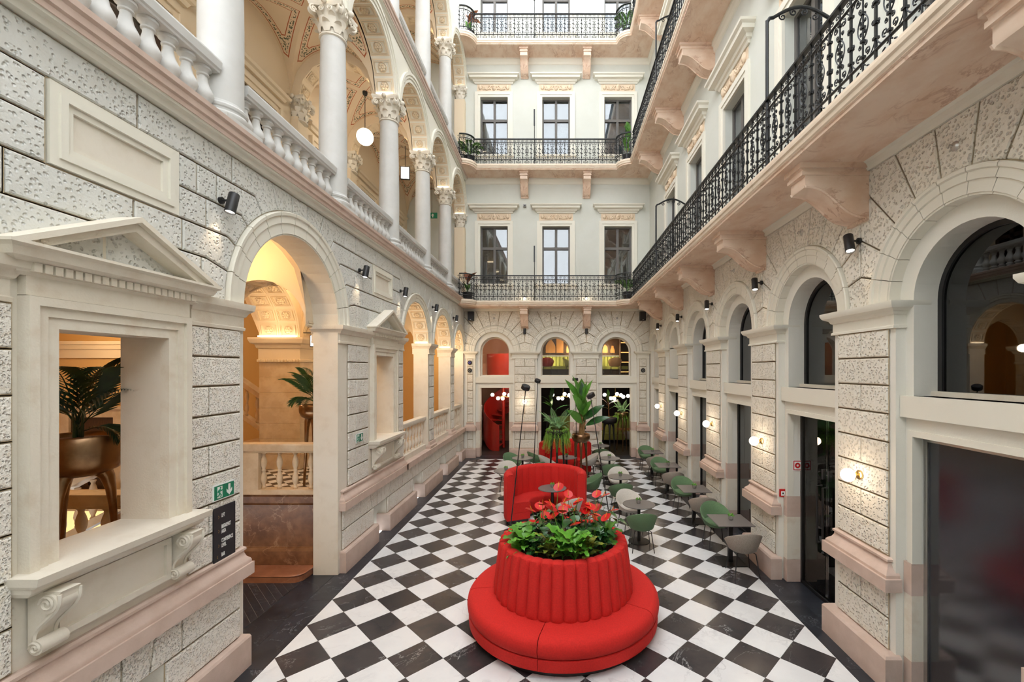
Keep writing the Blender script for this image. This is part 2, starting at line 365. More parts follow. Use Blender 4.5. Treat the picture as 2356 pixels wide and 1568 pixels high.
for k in range(16):
    y0, y1 = -7.0+k*1.5, min(17.0, -5.5+k*1.5)
    slab(XL+.0, TX0-.003, y0, y1); slab(TX1+.003, XR, y0, y1)
slab(TX0, TX1, TY0+17.5*TD+.004, 17.02)
for x0, x1 in ((-3.07,-1.87),(-.67,.53),(1.72,2.92)): slab(x0, x1, 17.02, 17.6)
# ================================================================== GROUND FLOOR ARCADE WALLS
ZS = 4.13
BASE = [(1.045,.0),(1.045,.13),(1.18,.13),(1.18,.10),(1.21,.10),(1.23,.085),(1.26,.05),(1.30,.03),(1.335,.028),(1.335,.045),(1.36,.045),(1.375,.02),(1.375,.0)]
IMP = [(3.85,0),(3.85,.025),(3.875,.025),(3.885,.01),(3.99,.01),(4.0,.03),(4.03,.045),(4.06,.10),(4.10,.12),(4.13,.12),(4.13,0)]
PLI = [(0,.13),(.335,.13),(.36,.11),(.36,0)]
ARCHV = lambda ri, ro: [(ri,-.3),(ri,0),(ri+.02,.0),(ri+.02,.012),(ri+(ro-ri)*.5,.012),(ri+(ro-ri)*.52,.03),(ri+(ro-ri)*.8,.03),(ri+(ro-ri)*.84,.05),(ro-.012,.055),(ro,.045),(ro,-.02)]
def courses(W, M, u0, u1, z0, z1, n, mat, first_split=True, d=.012, mid=None):
    hgt = (z1-z0)/n; um = (u0+u1)/2 if mid is None else mid
    for k in range(n):
        za, zb = z1-(k+1)*hgt, z1-k*hgt
        if (k % 2 == 0) == first_split:
            stone(W, rect(u0,um,za,zb), M, -.03, d, mat); stone(W, rect(um,u1,za,zb), M, -.03, d, mat)
        else: stone(W, rect(u0,u1,za,zb), M, -.03, d, mat)
def pier(W, M, u0, u1, mats=(rustic, rustic), split=True):
    obj('plinth', MB().stack(M, u0-.0, u1+.0, PLI), pinkst, W)
    obj('base_moulding', MB().stack(M, u0-.0, u1+.0, BASE), pinkst, W, 30)
    obj('impost', MB().stack(M, u0-.08, u1+.08, IMP, -.3), mould, W, 30)
    if split:
        courses(W, M, u0, u1, 1.38, 3.85, 8, mats[0]); courses(W, M, u0, u1, .36, 1.045, 2, mats[1])
    else:
        for z0, z1, n, m in ((1.38,3.85,8,mats[0]),(.36,1.045,2,mats[1])):
            for k in range(n): stone(W, rect(u0,u1,z0+(z1-z0)*k/n,z0+(z1-z0)*(k+1)/n), M, -.03, .012, m)
def archivolt(W, M, uc, ri, ro, n=11, mat=mould, zs=ZS, lim=None):
    for k in range(n):
        a0, a1 = pi*k/n+.004, pi*(k+1)/n-.004
        if lim and not (lim[0] < uc+ri*cos((a0+a1)/2) < lim[1]): continue
        obj('voussoir', MB().arc(M, uc, zs, ARCHV(ri, ro), a0, a1, 4), mat, W, 30)
def sectors(W, M, uc, ul, ur, R, ztop, mat, n=11, skip=(0,10), zs=ZS):
    for k in range(n):
        if k in skip: continue
        a0, a1 = pi*k/n, pi*(k+1)/n
        pts = [(uc+R*cos(a0+(a1-a0)*t/3), zs+R*sin(a0+(a1-a0)*t/3)) for t in range(4)]
        L = 5/max(.2, cos((a1-a0)/2))
        poly = pts+[(uc+L*cos(a1), zs+L*sin(a1)), (uc+L*cos(a0), zs+L*sin(a0))]
        poly = clip_poly(poly, lambda p: p[0]-ul); poly = clip_poly(poly, lambda p: ur-p[0]) if poly else poly
        poly = clip_poly(poly, lambda p: ztop-p[1]) if poly else poly
        poly = [p for i, p in enumerate(poly) if math.hypot(p[0]-poly[i-1][0], p[1]-poly[i-1][1]) > .012]
        if len(poly) > 2: stone(W, poly, M, -.03, .012, mat)
def pier_stone(W, M, cl, cr, R, mat, zs=ZS, n=11, mid=None):
    a = pi/n; mid = (cl+cr)/2 if mid is None else mid; poly = []
    if cl is not None:
        poly += [(cl+R*cos(a*t/2), zs+R*sin(a*t/2)) for t in range(3)]
    poly.append((mid, zs+((mid-cl) if cl is not None else (cr-mid))*tan(a)))
    if cr is not None: poly += [(cr-R*cos(a*t/2), zs+R*sin(a*t/2)) for t in (2,1,0)]
    if cl is None: poly.append((mid, zs))
    if cr is None: poly.append((mid, zs))
    stone(W, poly, M, -.03, .012, mat)
def bay_shell(mb, M, uc, ua, ub, ri, rw, zdoor=2.71, zsill=3.13, zd0=0.0, back=-.48):
    """recessed panel of one bay: jambs, lintel band and the arched head, ua/ub pier edges"""
    for a, b in ((ua, uc-rw), (uc+rw, ub)): mb.ext(rect(a, b, zd0, ZS), M, back+.001, -.121)
    mb.ext(rect(uc-rw, uc+rw, zdoor, zsill), M, back, -.12)
    mb.arc(M, uc, ZS, [(rw,back),(rw,-.12),(ri+.06,-.12),(ri+.06,back)], 0, pi, 24)
def spandrel(mb, M, uc, ul, ur, R, ztop, back=-.30, front=-.012, zs=ZS):
    n = 20; pts = [(uc+R*cos(pi*i/n), zs+R*sin(pi*i/n)) for i in range(n+1)]
    pts = [(min(max(u,ul),ur), z) for u, z in pts]
    mb.ext([(ur,zs)]+pts+[(ul,zs),(ul,ztop),(ur,ztop)], M, back, front)
def bay_trim(W, M, uc, ua, ub, rw):
    obj('sill_band', MB().stack(M, ua, ub, [(2.905,-.12),(2.905,-.055),(3.13,-.055),(3.13,-.12)], -.3, 0), mould, W)
    mb = MB()
    for s in (-1, 1):
        a, b = sorted((uc+s*(rw-.006), uc+s*(rw+.06))); mb.ext(rect(a, b, 1.377, 2.706), M, -.2, -.10)
    mb.ext(rect(uc-rw-.06, uc+rw+.06, 2.706, 2.77), M, -.2, -.10)
    obj('door_surround', mb, mould, W)
    for z0, z1 in ((0,.36),(1.045,1.375)):
        mb = MB(); mb.ext(rect(ua, uc-rw+.004, z0, z1), M, -.4, -.094); mb.ext(rect(uc+rw-.004, ub, z0, z1), M, -.4, -.094); obj('jamb_base', mb, pinkst, W)
    mb = MB(); mb.ext(rect(ua, uc-rw+.003, .36, 1.045), M, -.4, -.097); mb.ext(rect(uc+rw-.003, ub, .36, 1.045), M, -.4, -.097); obj('jamb_dado', mb, limest, W)
# ------------------------------------------------------------------ right wall
RP = [2.73, 5.21, 7.70, 10.17, 12.65, 15.15]; HW = .43; RR, RI, RW = 1.05, .80, .62
RB = [(RP[i]+RP[i+1])/2 for i in range(5)]+[16.32]
mb = MB()
for p in RP: mb.ext(rect(p-HW-.083, p+HW+.083, 0, ZS-.003), MR, -.48, -.016)
mb.ext(rect(16.95, 17.13, 0, ZS), MR, -.48, -.016)
for i, uc in enumerate(RB):
    ua = RP[i]+HW+.05; ub = (RP[i+1]-HW-.05) if i < 5 else 17.13
    last = i == 5
    bay_shell(mb, MR, uc, ua, ub, .6 if last else RI, .45 if last else RW)
    ul = RP[i]; ur = RP[i+1] if i < 5 else 17.13
    spandrel(mb, MR, uc, ul, ur, (.8 if last else RR)-.03, 5.8)
mb.ext(rect(1.6, RP[0], 4.13, 5.8), MR, -.3, -.012)
wall_right = struct('wall_right', mb, cream, 'cream rusticated right courtyard wall with arched windows over doorways', 'wall')
for i, p in enumerate(RP): pier(wall_right, MR, p-HW, p+HW)
for i, uc in enumerate(RB):
    last = i == 5
    ua = RP[i]+HW+.09; ub = (RP[i+1]-HW-.09) if i < 5 else 17.0
    bay_trim(wall_right, MR, uc, ua, ub, .45 if last else RW)
    archivolt(wall_right, MR, uc, .6 if last else RI, .8 if last else RR, lim=(0,17.13))
    ul = RP[i]; ur = RP[i+1] if i < 5 else 17.13
    sectors(wall_right, MR, uc, ul, ur, .8 if last else RR, 5.70, rustic)
    if i == 0: pier_stone(wall_right, MR, None, uc, RR, rustic, mid=RP[0])
    else: pier_stone(wall_right, MR, RB[i-1], uc, .8 if last else RR, rustic) if not last else pier_stone(wall_right, MR, RB[4], None, RR, rustic, mid=RP[5])
obj('top_moulding', MB().stack(MR, 1.6, 17.13, [(5.69,0),(5.69,.03),(5.72,.05),(5.76,.07),(5.78,.10),(5.81,.10),(5.81,0)], -.05, 0), mould, wall_right)
# ------------------------------------------------------------------ end wall
EB = [-2.455, -.065, 2.325]; EP = [-1.26, 1.13]; EHW = .40; ER, EI, EW = 1.0, .77, .575
mb = MB()
for p in EP: mb.ext(rect(p-EHW-.067, p+EHW+.067, 0, ZS-.003), ME, -.48, -.016)
edges = [(-3.63,-3.193),(3.113,3.6)]
for a, b in edges: mb.ext(rect(a, b+.0, 0, ZS-.003), ME, -.48, -.016)
eb = [(-3.22, EP[0]-EHW-.05), (EP[0]+EHW+.05, EP[1]-EHW-.05), (EP[1]+EHW+.05, 3.14)]
mids = [(-3.63,EP[0]),(EP[0],EP[1]),(EP[1],3.6)]
for uc, (ua,ub), (ul,ur) in zip(EB, eb, mids):
    bay_shell(mb, ME, uc, ua, ub, EI, EW, 2.74, 3.16); spandrel(mb, ME, uc, ul, ur, ER-.03, 5.8)
wall_end = struct('wall_end', mb, cream, 'far end wall of the courtyard with three rusticated arches', 'wall')
for p in EP: pier(wall_end, ME, p-EHW, p+EHW)
pier(wall_end, ME, -3.50, -3.28, split=False); pier(wall_end, ME, 3.20, 3.47, split=False)
for i, (uc, (ua,ub), (ul,ur)) in enumerate(zip(EB, eb, mids)):
    bay_trim(wall_end, ME, uc, ua+.02, ub-.02, EW)
    archivolt(wall_end, ME, uc, EI, ER); sectors(wall_end, ME, uc, ul, ur, ER, 5.70, rustic, skip=(0,) if i == 0 else (10,) if i == 2 else (0,10))
pier_stone(wall_end, ME, EB[0], EB[1], ER, rustic); pier_stone(wall_end, ME, EB[1], EB[2], ER, rustic)
# (lowest sectors by the corners are drawn by sectors())
obj('top_moulding', MB().stack(ME, -3.63, 3.6, [(5.69,0),(5.69,.03),(5.72,.05),(5.76,.07),(5.78,.10),(5.81,.10),(5.81,0)], -.05, 0), mould, wall_end)
# ================================================================== UPPER STOREYS, right and end
def strips(mb, M, u0, u1, z0, z1, ops, back=-.45, front=0.0):
    ops = sorted(ops); u = u0
    for a, b, za, zb in ops:
        mb.ext(rect(u, a, z0, z1), M, back, front)
        if za > z0: mb.ext(rect(a, b, z0, za), M, back, front)
        if zb < z1: mb.ext(rect(a, b, zb, z1), M, back, front)
        u = b
    mb.ext(rect(u, u1, z0, z1), M, back, front)
def orn_mesh():
    mb = MB(); P = lambda x, z, y=0: (x, y, z)
    mb.box(-.66, .66, -.012, .02, 0, .27)
    def blob(x, z, rx, rz, ry):
        mb.lathe([(0.001,-1),(.5,-.86),(.87,-.5),(1,0),(.87,.5),(.5,.86),(.001,1)], 8, (0,0,0))
        n = 7*8; vs = mb.v[-n:]; mb.v[-n:] = [(x+p[0]*rx, -.02+p[1]*ry, z+p[2]*rz) for p in vs]
    blob(0, .15, .085, .125, .06); blob(0, .16, .05, .06, .085)
    for s in (-1, 1):
        blob(s*.53, .15, .07, .10, .06)
        sp = spiral((s*.20,.13), .075, .012, pi/2 if s > 0 else pi/2, s*1.4, 14); mb.tube([P(a,b,-.03) for a,b in sp], .016, 5)
        sp = spiral((s*.39,.12), .07, .012, -pi/2, -s*1.3, 14); mb.tube([P(a,b,-.03) for a,b in sp], .015, 5)
        mb.tube([P(s*(.10+.36*t/8), .2-.14*sin(pi*t/8), -.03) for t in range(9)], .024, 6)
        for q in range(5): blob(s*(.14+.07*q), .08+.02*(q%2), .03, .03, .04)
    return mesh(mb, 'carved_frieze', frieze, 50)
ORN = orn_mesh()
def wframe_mesh(hw, h1, h2):
    mb = MB(); t = .06
    def bar(x0,x1,z0,z1,y0=-.03,y1=.03): mb.box(x0,x1,y0,y1,z0,z1)
    bar(-hw,-hw+t,0,h2); bar(hw-t,hw,0,h2); bar(-hw+t,hw-t,0,t); bar(-hw+t,hw-t,h2-t,h2); bar(-hw+t,hw-t,h1-.05,h1+.05,-.05,.03)
    bar(-.045,.045,t,h1-.05,-.045,.03); bar(-.045,.045,h1+.05,h2-t,-.045,.03)
    return mesh(mb, 'window_frame', winfr)
WF = wframe_mesh(.54, 1.42, 2.25)
def pane_mesh(w_, h_): return mesh(MB().box(0,w_,-.004,.004,0,h_), 'pane', glassw)
PLO, PHI = pane_mesh(.435, 1.31), pane_mesh(.435, .72)
WN = [0]
MADE = {}
def upper_window(M, uc, z0, rz, label):
    """z0 bottom of opening 1.08 x 2.25; an Empty with its parts, copied from the first"""
    WN[0] += 1
    o = M(uc, z0, 0); W = tag(empty('window_%d' % WN[0], o, rz), label, 'window', None, 'structure')
    T = lambda u, z, d: (u, -d, z)
    if not MADE:
        mb = MB()
        for d, a, b in ((.03,.536,.62),(.05,.62,.74)):
            mb.ext(rect(-b,-a,0,2.25+(b-.54)), T, -.02, d); mb.ext(rect(a,b,0,2.25+(b-.54)), T, -.02, d); mb.ext(rect(-a,a,2.25+(a-.54),2.25+(b-.54)), T, -.02, d)
        MADE['bd'] = mesh(MB().box(-.6,.6,0,.02,-.05,2.3), 'infill', darkboard); MADE['bl'] = mesh(MB().box(-.6,.6,0,.02,-.05,2.3), 'infill', paleboard)
        MADE['architrave'] = mesh(mb, 'architrave', mould)
        MADE['cornice'] = mesh(MB().stack(T, -.70, .70, [(2.75,0),(2.75,.04),(2.80,.06),(2.82,.10),(2.88,.12),(2.90,.22),(2.97,.23),(3.0,.28),(3.04,.29),(3.04,0)], -.02), 'cornice', mould)
        MADE['sill'] = mesh(MB().stack(T, -.72, .72, [(-.20,0),(-.20,.03),(-.08,.03),(-.07,.07),(0,.08),(0,0)], -.1), 'sill', mould)
    link('architrave', MADE['architrave'], W); link('cornice', MADE['cornice'], W); link('sill', MADE['sill'], W)
    link('carved_frieze', ORN, W, (0,0,2.47))
    fr = link('window_frame', WF, W, (0,.20,0)); link('infill', MADE['bl' if z0 > 8 and 'far' in label else 'bd'], W, (0,.36,0))
    for x in (-.485, .05):
        link('pane', PLO, fr, (x,.0,.06)); link('pane', PHI, fr, (x,0,1.47))
    return W
EWX = [-2.46, -.045, 2.37]
mb = MB(); ops = []
for z in (6.75, 11.77, 16.5):
    strips(mb, ME, -6.2, 4.1, {6.75:5.8,11.77:10.85,16.5:15.5}[z], {6.75:10.85,11.77:15.5,16.5:19.5}[z], [(x-.54,x+.54,z,z+2.25) for x in EWX])
upper_end = struct('wall_end_upper', mb, upper, 'pale plaster upper storeys of the far end wall', 'wall')
names3 = ['left', 'middle', 'right']
for lv, z in (('first', 6.75), ('second', 11.77), ('top', 16.5)):
    for x, nm in zip(EWX, names3): upper_window(ME, x, z, 0, '%s four-pane window of the far wall on the %s upper storey' % (nm, lv))
for z in (10.62, 15.27): obj('string_moulding', MB().stack(ME, -3.63, 3.6, [(z,0),(z+.02,.03),(z+.10,.05),(z+.17,.09),(z+.23,.09),(z+.23,0)], -.05, 0), mould, upper_end)
mb = MB(); RWY = RB[:5]
for z in (6.75, 11.77):
    strips(mb, MR, 1.6, 17.13, 5.8 if z < 8 else 10.85, 10.85 if z < 8 else 15.5, [(y-.54,y+.54,z,z+2.25) for y in RWY])
mb.ext(rect(13.5, 17.13, 15.5, 19.5), MR, -.45, 0)
upper_right = struct('wall_right_upper', mb, upper, 'pale plaster upper storeys of the right wall', 'wall')
ordn = ['nearest', 'second', 'third', 'fourth', 'fifth', 'sixth']
for lv, z in (('first', 6.75), ('second', 11.77)):
    for i, y in enumerate(RWY): upper_window(MR, y, z, -pi/2, '%s four-pane window from the camera on the right wall, %s upper storey' % (ordn[i], lv))
for z in (10.62, 15.27): obj('string_moulding', MB().stack(MR, 1.6, 17.13, [(z,0),(z+.02,.03),(z+.10,.05),(z+.17,.09),(z+.23,.09),(z+.23,0)], -.05, 0), mould, upper_right)
# ------------------------------------------------------------------ unseen rear of the court, walls cut low so rear sky lights it
YB = -4.0; ZT = 9.0
mb = MB().box(XL-.4,XL,YB,1.6,0,ZT); struct('wall_left_rear', mb, upper, 'unseen plain left wall behind the view, kept low for rear sky light', 'wall')
mb = MB().box(XR,XR+.45,YB,1.6,0,ZT); struct('wall_right_rear', mb, upper, 'unseen plain right wall behind the view, kept low for rear sky light', 'wall')
mb = MB().box(XL-.4,XR+.45,YB-.4,YB,0,8.0); struct('wall_back', mb, upper, 'unseen plain back wall behind the view, kept low for rear sky light', 'wall')
# ================================================================== BALCONIES
def arcpts(cx, cy, r, a0, a1, n): return [(cx+r*cos(a0+(a1-a0)*i/n), cy+r*sin(a0+(a1-a0)*i/n)) for i in range(n+1)]
endpoly = [(3.605,17.135),(-3.62,17.135),(-3.62,15.89),(-3.47,15.89)]+arcpts(-3.47,16.34,.45,-pi/2,0,8)[1:]+arcpts(2.66,16.34,.43,pi,pi*1.5,8)+[(3.605,15.91)]
rightpoly = [(3.605,1.6),(3.605,15.91),(2.68,15.91),(2.68,1.6)]
def slab_mesh(poly, z):
    mb = MB()
    prof = [(z,-.06),(z,0),(z+.03,0),(z+.04,.02),(z+.09,.025),(z+.11,.045),(z+.15,.05),(z+.16,.03),(z+.19,.03)]
    return mb.loft([[(x,y,zz) for x,y in offset_poly(poly, o)] for zz, o in prof])
def corbel_mesh(L=.80, drop=.66, hw=.15):
    pts = [(0,0),(L,0),(L,-.05),(L-.02,-.08),(L-.02,-.12),(L-.05,-.15),(L-.05,-.25)]
    for t in range(13):
        a = t/12; x = (L-.06)*(1-a)+.05*a
        pts.append((x, -.27-(drop-.31)*(a-.14*sin(2*pi*a))))
    pts += [(.05,-drop),(0,-drop)]
    mb = MB().loft([[(-hw,d,z) for d,z in pts], [(hw,d,z) for d,z in pts]])
    q = [(d*1.0+.018, z+.0) for d,z in pts if z < -.2 and d > .04]
    for s in (-1, 1):
        strip = [(d,z) for d,z in pts if z <= -.25 and d > .04]
        mb.tube([(s*(hw+.0),d,z) for d,z in strip], .016, 5)
    mb.box(-hw-.03,hw+.03,0,L+.02,-.06,0); mb.box(-hw-.015,hw+.015,0,L-.01,-.14,-.10)
    return mb
CORB = mesh(corbel_mesh(), 'corbel', pinkmar, 30)
CORBE = mesh(corbel_mesh(.66,.78,.135), 'corbel', pinkmar, 30)
def balcony(z, lvl):
    B = thing('balcony', 'pink marble balcony slab along the far wall, %s level' % lvl, 'balcony', (0,17.1,z))
    B['group'] = 'far wall balconies'
    m = slab_mesh([(x,y-17.1) for x,y in endpoly], 0); obj('slab', m, pinkmar, B)
    obj('fascia', MB().loft([[(x,y-17.1,zz) for x,y in offset_poly(endpoly, o)] for zz,o in ((.035,.012),(.06,.035),(.10,.04),(.115,.058),(.15,.062),(.16,.045),(.195,.045))]), fascia, B)
    for p in EP: link('corbel', CORBE, B, (p, YE-17.1, 0), (0,0,pi))
    B2 = thing('balcony', 'long pink marble balcony slab along the right wall, %s level' % lvl, 'balcony', (3.6,8,z))
    B2['group'] = 'right wall balconies'
    rp = [(x-3.6,y-8) for x,y in rightpoly]
    obj('slab', slab_mesh(rp, 0), pinkmar, B2)
    obj('fascia', MB().loft([[(x,y,zz) for x,y in offset_poly(rp, o)] for zz,o in ((.035,.012),(.06,.035),(.10,.04),(.115,.058),(.15,.062),(.16,.045),(.195,.045))]), fascia, B2)
    for p in RP+([] if lvl == 'x' else []): link('corbel', CORB, B2, (XR-3.6, p-8, 0), (0,0,pi/2))
balcony(ZF1-.02, 'first'); balcony(ZF2, 'second'); balcony(ZF3, 'third')
# ------------------------------------------------------------------ wrought iron railings
RH = .93
def picket_mesh(kind):
    mb = MB(); S = .010
    def P(a, z): return (a, 0, z)
    def curl(x, z, r, s, up, rr=.006):
        sp = spiral((x,z), r, r*.22, -pi/2 if up else pi/2, s*1.25*(1 if up else -1), 12); mb.tube([P(a,b) for a,b in sp], rr, 4)
    def collar(z, w_=.02): mb.box(-w_,w_,-w_,w_,z-.011,z+.011)
    zb, zt = .17, .80
    if kind == 'plain':
        mb.box(-S,S,-S,S,0,zt)
        for z in (.27,.40,.58,.70): collar(z)
        for z, s in ((.40,1),(.43,-1),(.58,-1),(.55,1)):
            curl(s*.03, z, .02, s, z in (.43,.58), .006)
        for s in (-1, 1):
            mb.tube([P(s*(.012+.05*(t/6)**2), .27-.085*t/6) for t in range(7)], .006, 4)
            mb.tube([P(s*(.012+.05*(t/6)**2), .70+.085*t/6) for t in range(7)], .006, 4)
    else:
        mb.tube([P(0,z) for z in (0,.2,.4,.6,zt)], .009, 6)
        for z in (.22,.36,.485,.61,.75): collar(z, .017)
        for s in (-1, 1):
            mb.tube([P(s*(.012+.055*sin(pi*t/10)**.8), .375+.225*t/10) for t in range(11)], .007, 4)
            curl(s*.022, .44, .018, s, True); curl(s*.022, .535, .018, s, False)
            curl(s*.035, .655, .022, s, True); curl(s*.035, .325, .022, s, False)
            curl(s*.055, .735, .035, s, False, .007); curl(s*.055, .245, .035, s, True, .007)
            curl(s*.05, .075, .04, s, False, .008)
            mb.tube([P(s*(.008+.05*(t/6)**2), .17-.0-.06*t/6) for t in range(5)], .007, 4)
    # frieze between the two top bars
    for s in (-1, 1):
        sp = spiral((s*.042,.858), .03, .008, pi/2, s*1.2, 12); mb.tube([P(a,b) for a,b in sp], .0055, 4)
    mb.box(-.006,.006,-.006,.006,zt,.92)
    return mesh(mb, 'picket' if kind == 'plain' else 'scroll_picket', iron)
PK = {'plain': picket_mesh('plain'), 'scroll': picket_mesh('scroll')}
def path_len(p): return [0]+[sum(math.hypot(p[i+1][0]-p[i][0], p[i+1][1]-p[i][1]) for i in range(k+1)) for k in range(len(p)-1)]
def railing(path, z, label, loc, step=.1525, first='plain', group='iron balcony railings'):
    R = thing('iron_railing', label, 'railing', (*loc, z), 0, group)
    pts = [(x-loc[0], y-loc[1]) for x, y in path]
    for zz, r in ((.92,.0),(.80,.014),(.17,.014)):
        mb = MB()
        if zz == .92:
            loops = []
            n = len(pts)
            for i, (x, y) in enumerate(pts):
                t = Vector((pts[min(i+1,n-1)][0]-pts[max(i-1,0)][0], pts[min(i+1,n-1)][1]-pts[max(i-1,0)][1], 0)).normalized(); nn = Vector((-t.y, t.x, 0))
                loops.append([tuple(Vector((x,y,0))+nn*a+Vector((0,0,b))) for a, b in ((-.028,.915),(.028,.915),(.03,.94),(.018,.955),(-.018,.955),(-.03,.94))])
            mb.loft(loops); obj('handrail', mb, iron, R)
        else:
            mb.tube([(x,y,zz) for x,y in pts], r, 6); obj('rail_bar', mb, iron, R)
    L = path_len(pts); n = int(L[-1]/step); st = L[-1]/n
    for k in range(n+1):
        s = k*st; i = max(j for j in range(len(pts)-1) if L[j] <= s+1e-6 or j == 0)
        t = min(1, (s-L[i])/max(1e-6, L[i+1]-L[i])); x = pts[i][0]+(pts[i+1][0]-pts[i][0])*t; y = pts[i][1]+(pts[i+1][1]-pts[i][1])*t
        a = atan2(pts[i+1][1]-pts[i][1], pts[i+1][0]-pts[i][0])
        kd = 'plain' if k % 2 == 0 else 'scroll'
        link('picket' if kd == 'plain' else 'scroll_picket', PK[kd], R, (x, y, 0), (0,0,a))
    return R
def rail_path_end():
    r = .05
    return [(-3.55,15.94)]+arcpts(-3.47,16.34,.40,-pi/2,0,8)+arcpts(2.66,16.34,.48,pi,pi*1.5,8)
for z, lv in ((ZF1+.17, 'first'), (ZF2+.19, 'second'), (ZF3+.19, 'third')):
    railing(rail_path_end(), z, 'black scrollwork railing of the far balcony with rounded corners, %s level' % lv, (0,16.34), .155)
    railing([(2.73,15.86),(2.73,1.7)], z, 'black wrought iron scrollwork railing of the right balcony, %s level' % lv, (2.73,8), .158)
# ================================================================== LEFT WALL, ground floor
ZL = 4.15
ARC = [(6.2,1.10,1.40),(11.4,1.0,1.22),(14.0,1.0,1.22),(16.28,.74,.96)]   # centre, opening radius, outer radius
BAS = [(3.27,4.07),(8.68,9.38),(11.06,11.83),(13.55,14.3),(15.76,16.4)]
WIN = [3.625, 9.21]                                                        # centres of the pedimented windows, .91 wide
mb = MB()
strips(mb, ML, 1.6, 17.13, 0, 1.18, [(a,b,0,.68) for a,b in BAS]+[(5.1,7.3,0,1.18)], -.42, -.012)
strips(mb, ML, 1.6, 17.13, 1.18, ZL, [(c-.455,c+.455,2.02,3.70) for c in WIN]+[(c-r,c+r,1.18,ZL) for c,r,R in ARC], -.42, -.012)
prev = 1.6
for c, r, R in ARC:
    lo, hi = c-R-.02, min(17.13, c+R+.02)
    if lo > prev: mb.ext(rect(prev, lo, ZL, 5.8), ML, -.42, -.012)
    spandrel(mb, ML, c, max(lo, prev), hi, r, 5.8, -.42, -.012, ZL); prev = hi
mb.ext(rect(prev,17.13,ZL,5.8), ML, -.42, -.012) if prev < 17.12 else None
wall_left = struct('wall_left', mb, limew, 'rusticated stone left courtyard wall with pedimented windows and arches', 'wall')
W = wall_left
def row(u0, u1, z0, z1, cuts, mat, d=.014):
    us = [u0]+list(cuts)+[u1]
    for a, b in zip(us[:-1], us[1:]):
        if b-a > .05: stone(W, rect(a,b,z0,z1), ML, -.03, d, mat)
# lower rusticated piers of travertine
for u0, u1 in ((1.62,2.93),(4.32,5.03),(7.62,8.44),(9.97,10.33)):
    courses(W, ML, u0, u1, 1.38, 3.85, 8, traver, True, .016, mid=(u0+(u1-u0)*.36))
for u0, u1 in ((12.50,12.92),(15.06,15.46)):
    courses(W, ML, u0, u1, 1.38, 3.85, 8, traver, True, .016)
# basement courses
piers_b = [(1.62,3.27),(4.07,5.03),(7.42,8.68),(9.38,11.06),(11.83,13.55),(14.3,15.76),(16.4,17.0)]
for u0, u1 in piers_b:
    stone(W, rect(u0,u1,.36,.69), ML, -.03, .016, traver)
for u0, u1, cuts in ((1.62,5.03,(2.4,3.1,3.38,3.66,3.94,4.25)),(7.42,17.0,(8.1,8.55,8.84,9.03,9.22,9.5,10.3,10.95,11.24,11.45,11.66,11.95,12.7,13.45,13.7,13.93,14.15,14.4,15.1,15.65,15.9,16.1,16.3,16.5))):
    us = [u0]+list(cuts)+[u1]
    for a, b in zip(us[:-1], us[1:]):
        ca = next((c for c in BAS if abs((c[0]+c[1])/2-a) < .55 and a != u0), None); cb = next((c for c in BAS if abs((c[0]+c[1])/2-b) < .55 and b != u1), None)
        sa = 0 if ca is None else (a-(ca[0]+ca[1])/2)*.12; sb = 0 if cb is None else (b-(cb[0]+cb[1])/2)*.12
        stone(W, [(a-sa,.69),(b-sb,.69),(b+sb,1.045),(a+sa,1.045)], ML, -.03, .016, traver)
for u0, u1 in piers_b: obj('plinth', MB().stack(ML, u0-.0, u1+.0, [(0,.095),(.335,.095),(.36,.08),(.36,0)], -.2, .6), pinkst, W)
LB = [(1.045,.0),(1.045,.10),(1.18,.10),(1.18,.08),(1.21,.08),(1.23,.07),(1.26,.04),(1.30,.025),(1.335,.022),(1.335,.04),(1.36,.04),(1.375,.02),(1.375,.0)]
obj('base_moulding', MB().stack(ML, 1.6, 5.05, LB, -.05, .8), pinkst, W, 30)
obj('base_moulding', MB().stack(ML, 7.42, 10.36, LB, -.05, .8), pinkst, W, 30)
obj('ledge', MB().stack(ML, 10.36, 17.05, [(1.045,.0),(1.045,.10),(1.186,.10),(1.186,-.2)], -.425, 0), pinkst, W)
for u0, u1 in ((12.43,12.98),(14.98,15.52)):
    obj('pedestal', MB().stack(ML, u0, u1, [(1.18,.07),(1.25,.07),(1.28,.04),(1.36,.03),(1.375,0)], -.45, .7), pinkst, W, 30)
IMPL = [(3.85,0),(3.85,.02),(3.88,.025),(3.89,.012),(4.0,.012),(4.01,.03),(4.05,.05),(4.08,.09),(4.12,.10),(4.15,.10),(4.15,-.1)]
for u0, u1 in ((1.6,2.9),(4.36,5.07),(7.33,8.5),(9.92,10.38),(12.42,12.98),(15.0,15.53)):
    obj('impost', MB().stack(ML, u0, u1, IMPL, -.46, .8), limest, W, 30)
# door and arch reveals in limestone
for c, r, R in ARC: archivolt(W, ML, c, r, R, 13 if R > 1.3 else 11, mould, ZL, (0,17.1))
# voussoir stones with wings of the big arch
CC = [0, .408, .716, 1.024, 1.332, 1.64]; LIM = [1.72, 1.95, 1.66, 1.52, 1.30]
def crossette(uc, zs, R, n, s, mat):
    a = pi/n; P = lambda x, z: (uc+s*x, zs+z)
    for k in range(5):
        a0, a1 = a*k, a*(k+1); pts = [P(R*cos(a0+(a1-a0)*t/3), R*sin(a0+(a1-a0)*t/3)) for t in range(4)]
        B = (CC[k+1]/tan(a1), CC[k+1]); A = (CC[k]/tan(a0), CC[k]) if k else (LIM[0], 0)
        poly = pts+[P(*B), P(max(LIM[k],B[0]+.05), CC[k+1]), P(max(LIM[k],B[0]+.05), CC[k])]
        if k: poly.append(P(*A))
        poly = [p for i, p in enumerate(poly) if math.hypot(p[0]-poly[i-1][0], p[1]-poly[i-1][1]) > .01]
        stone(W, poly, ML, -.03, .014, mat)
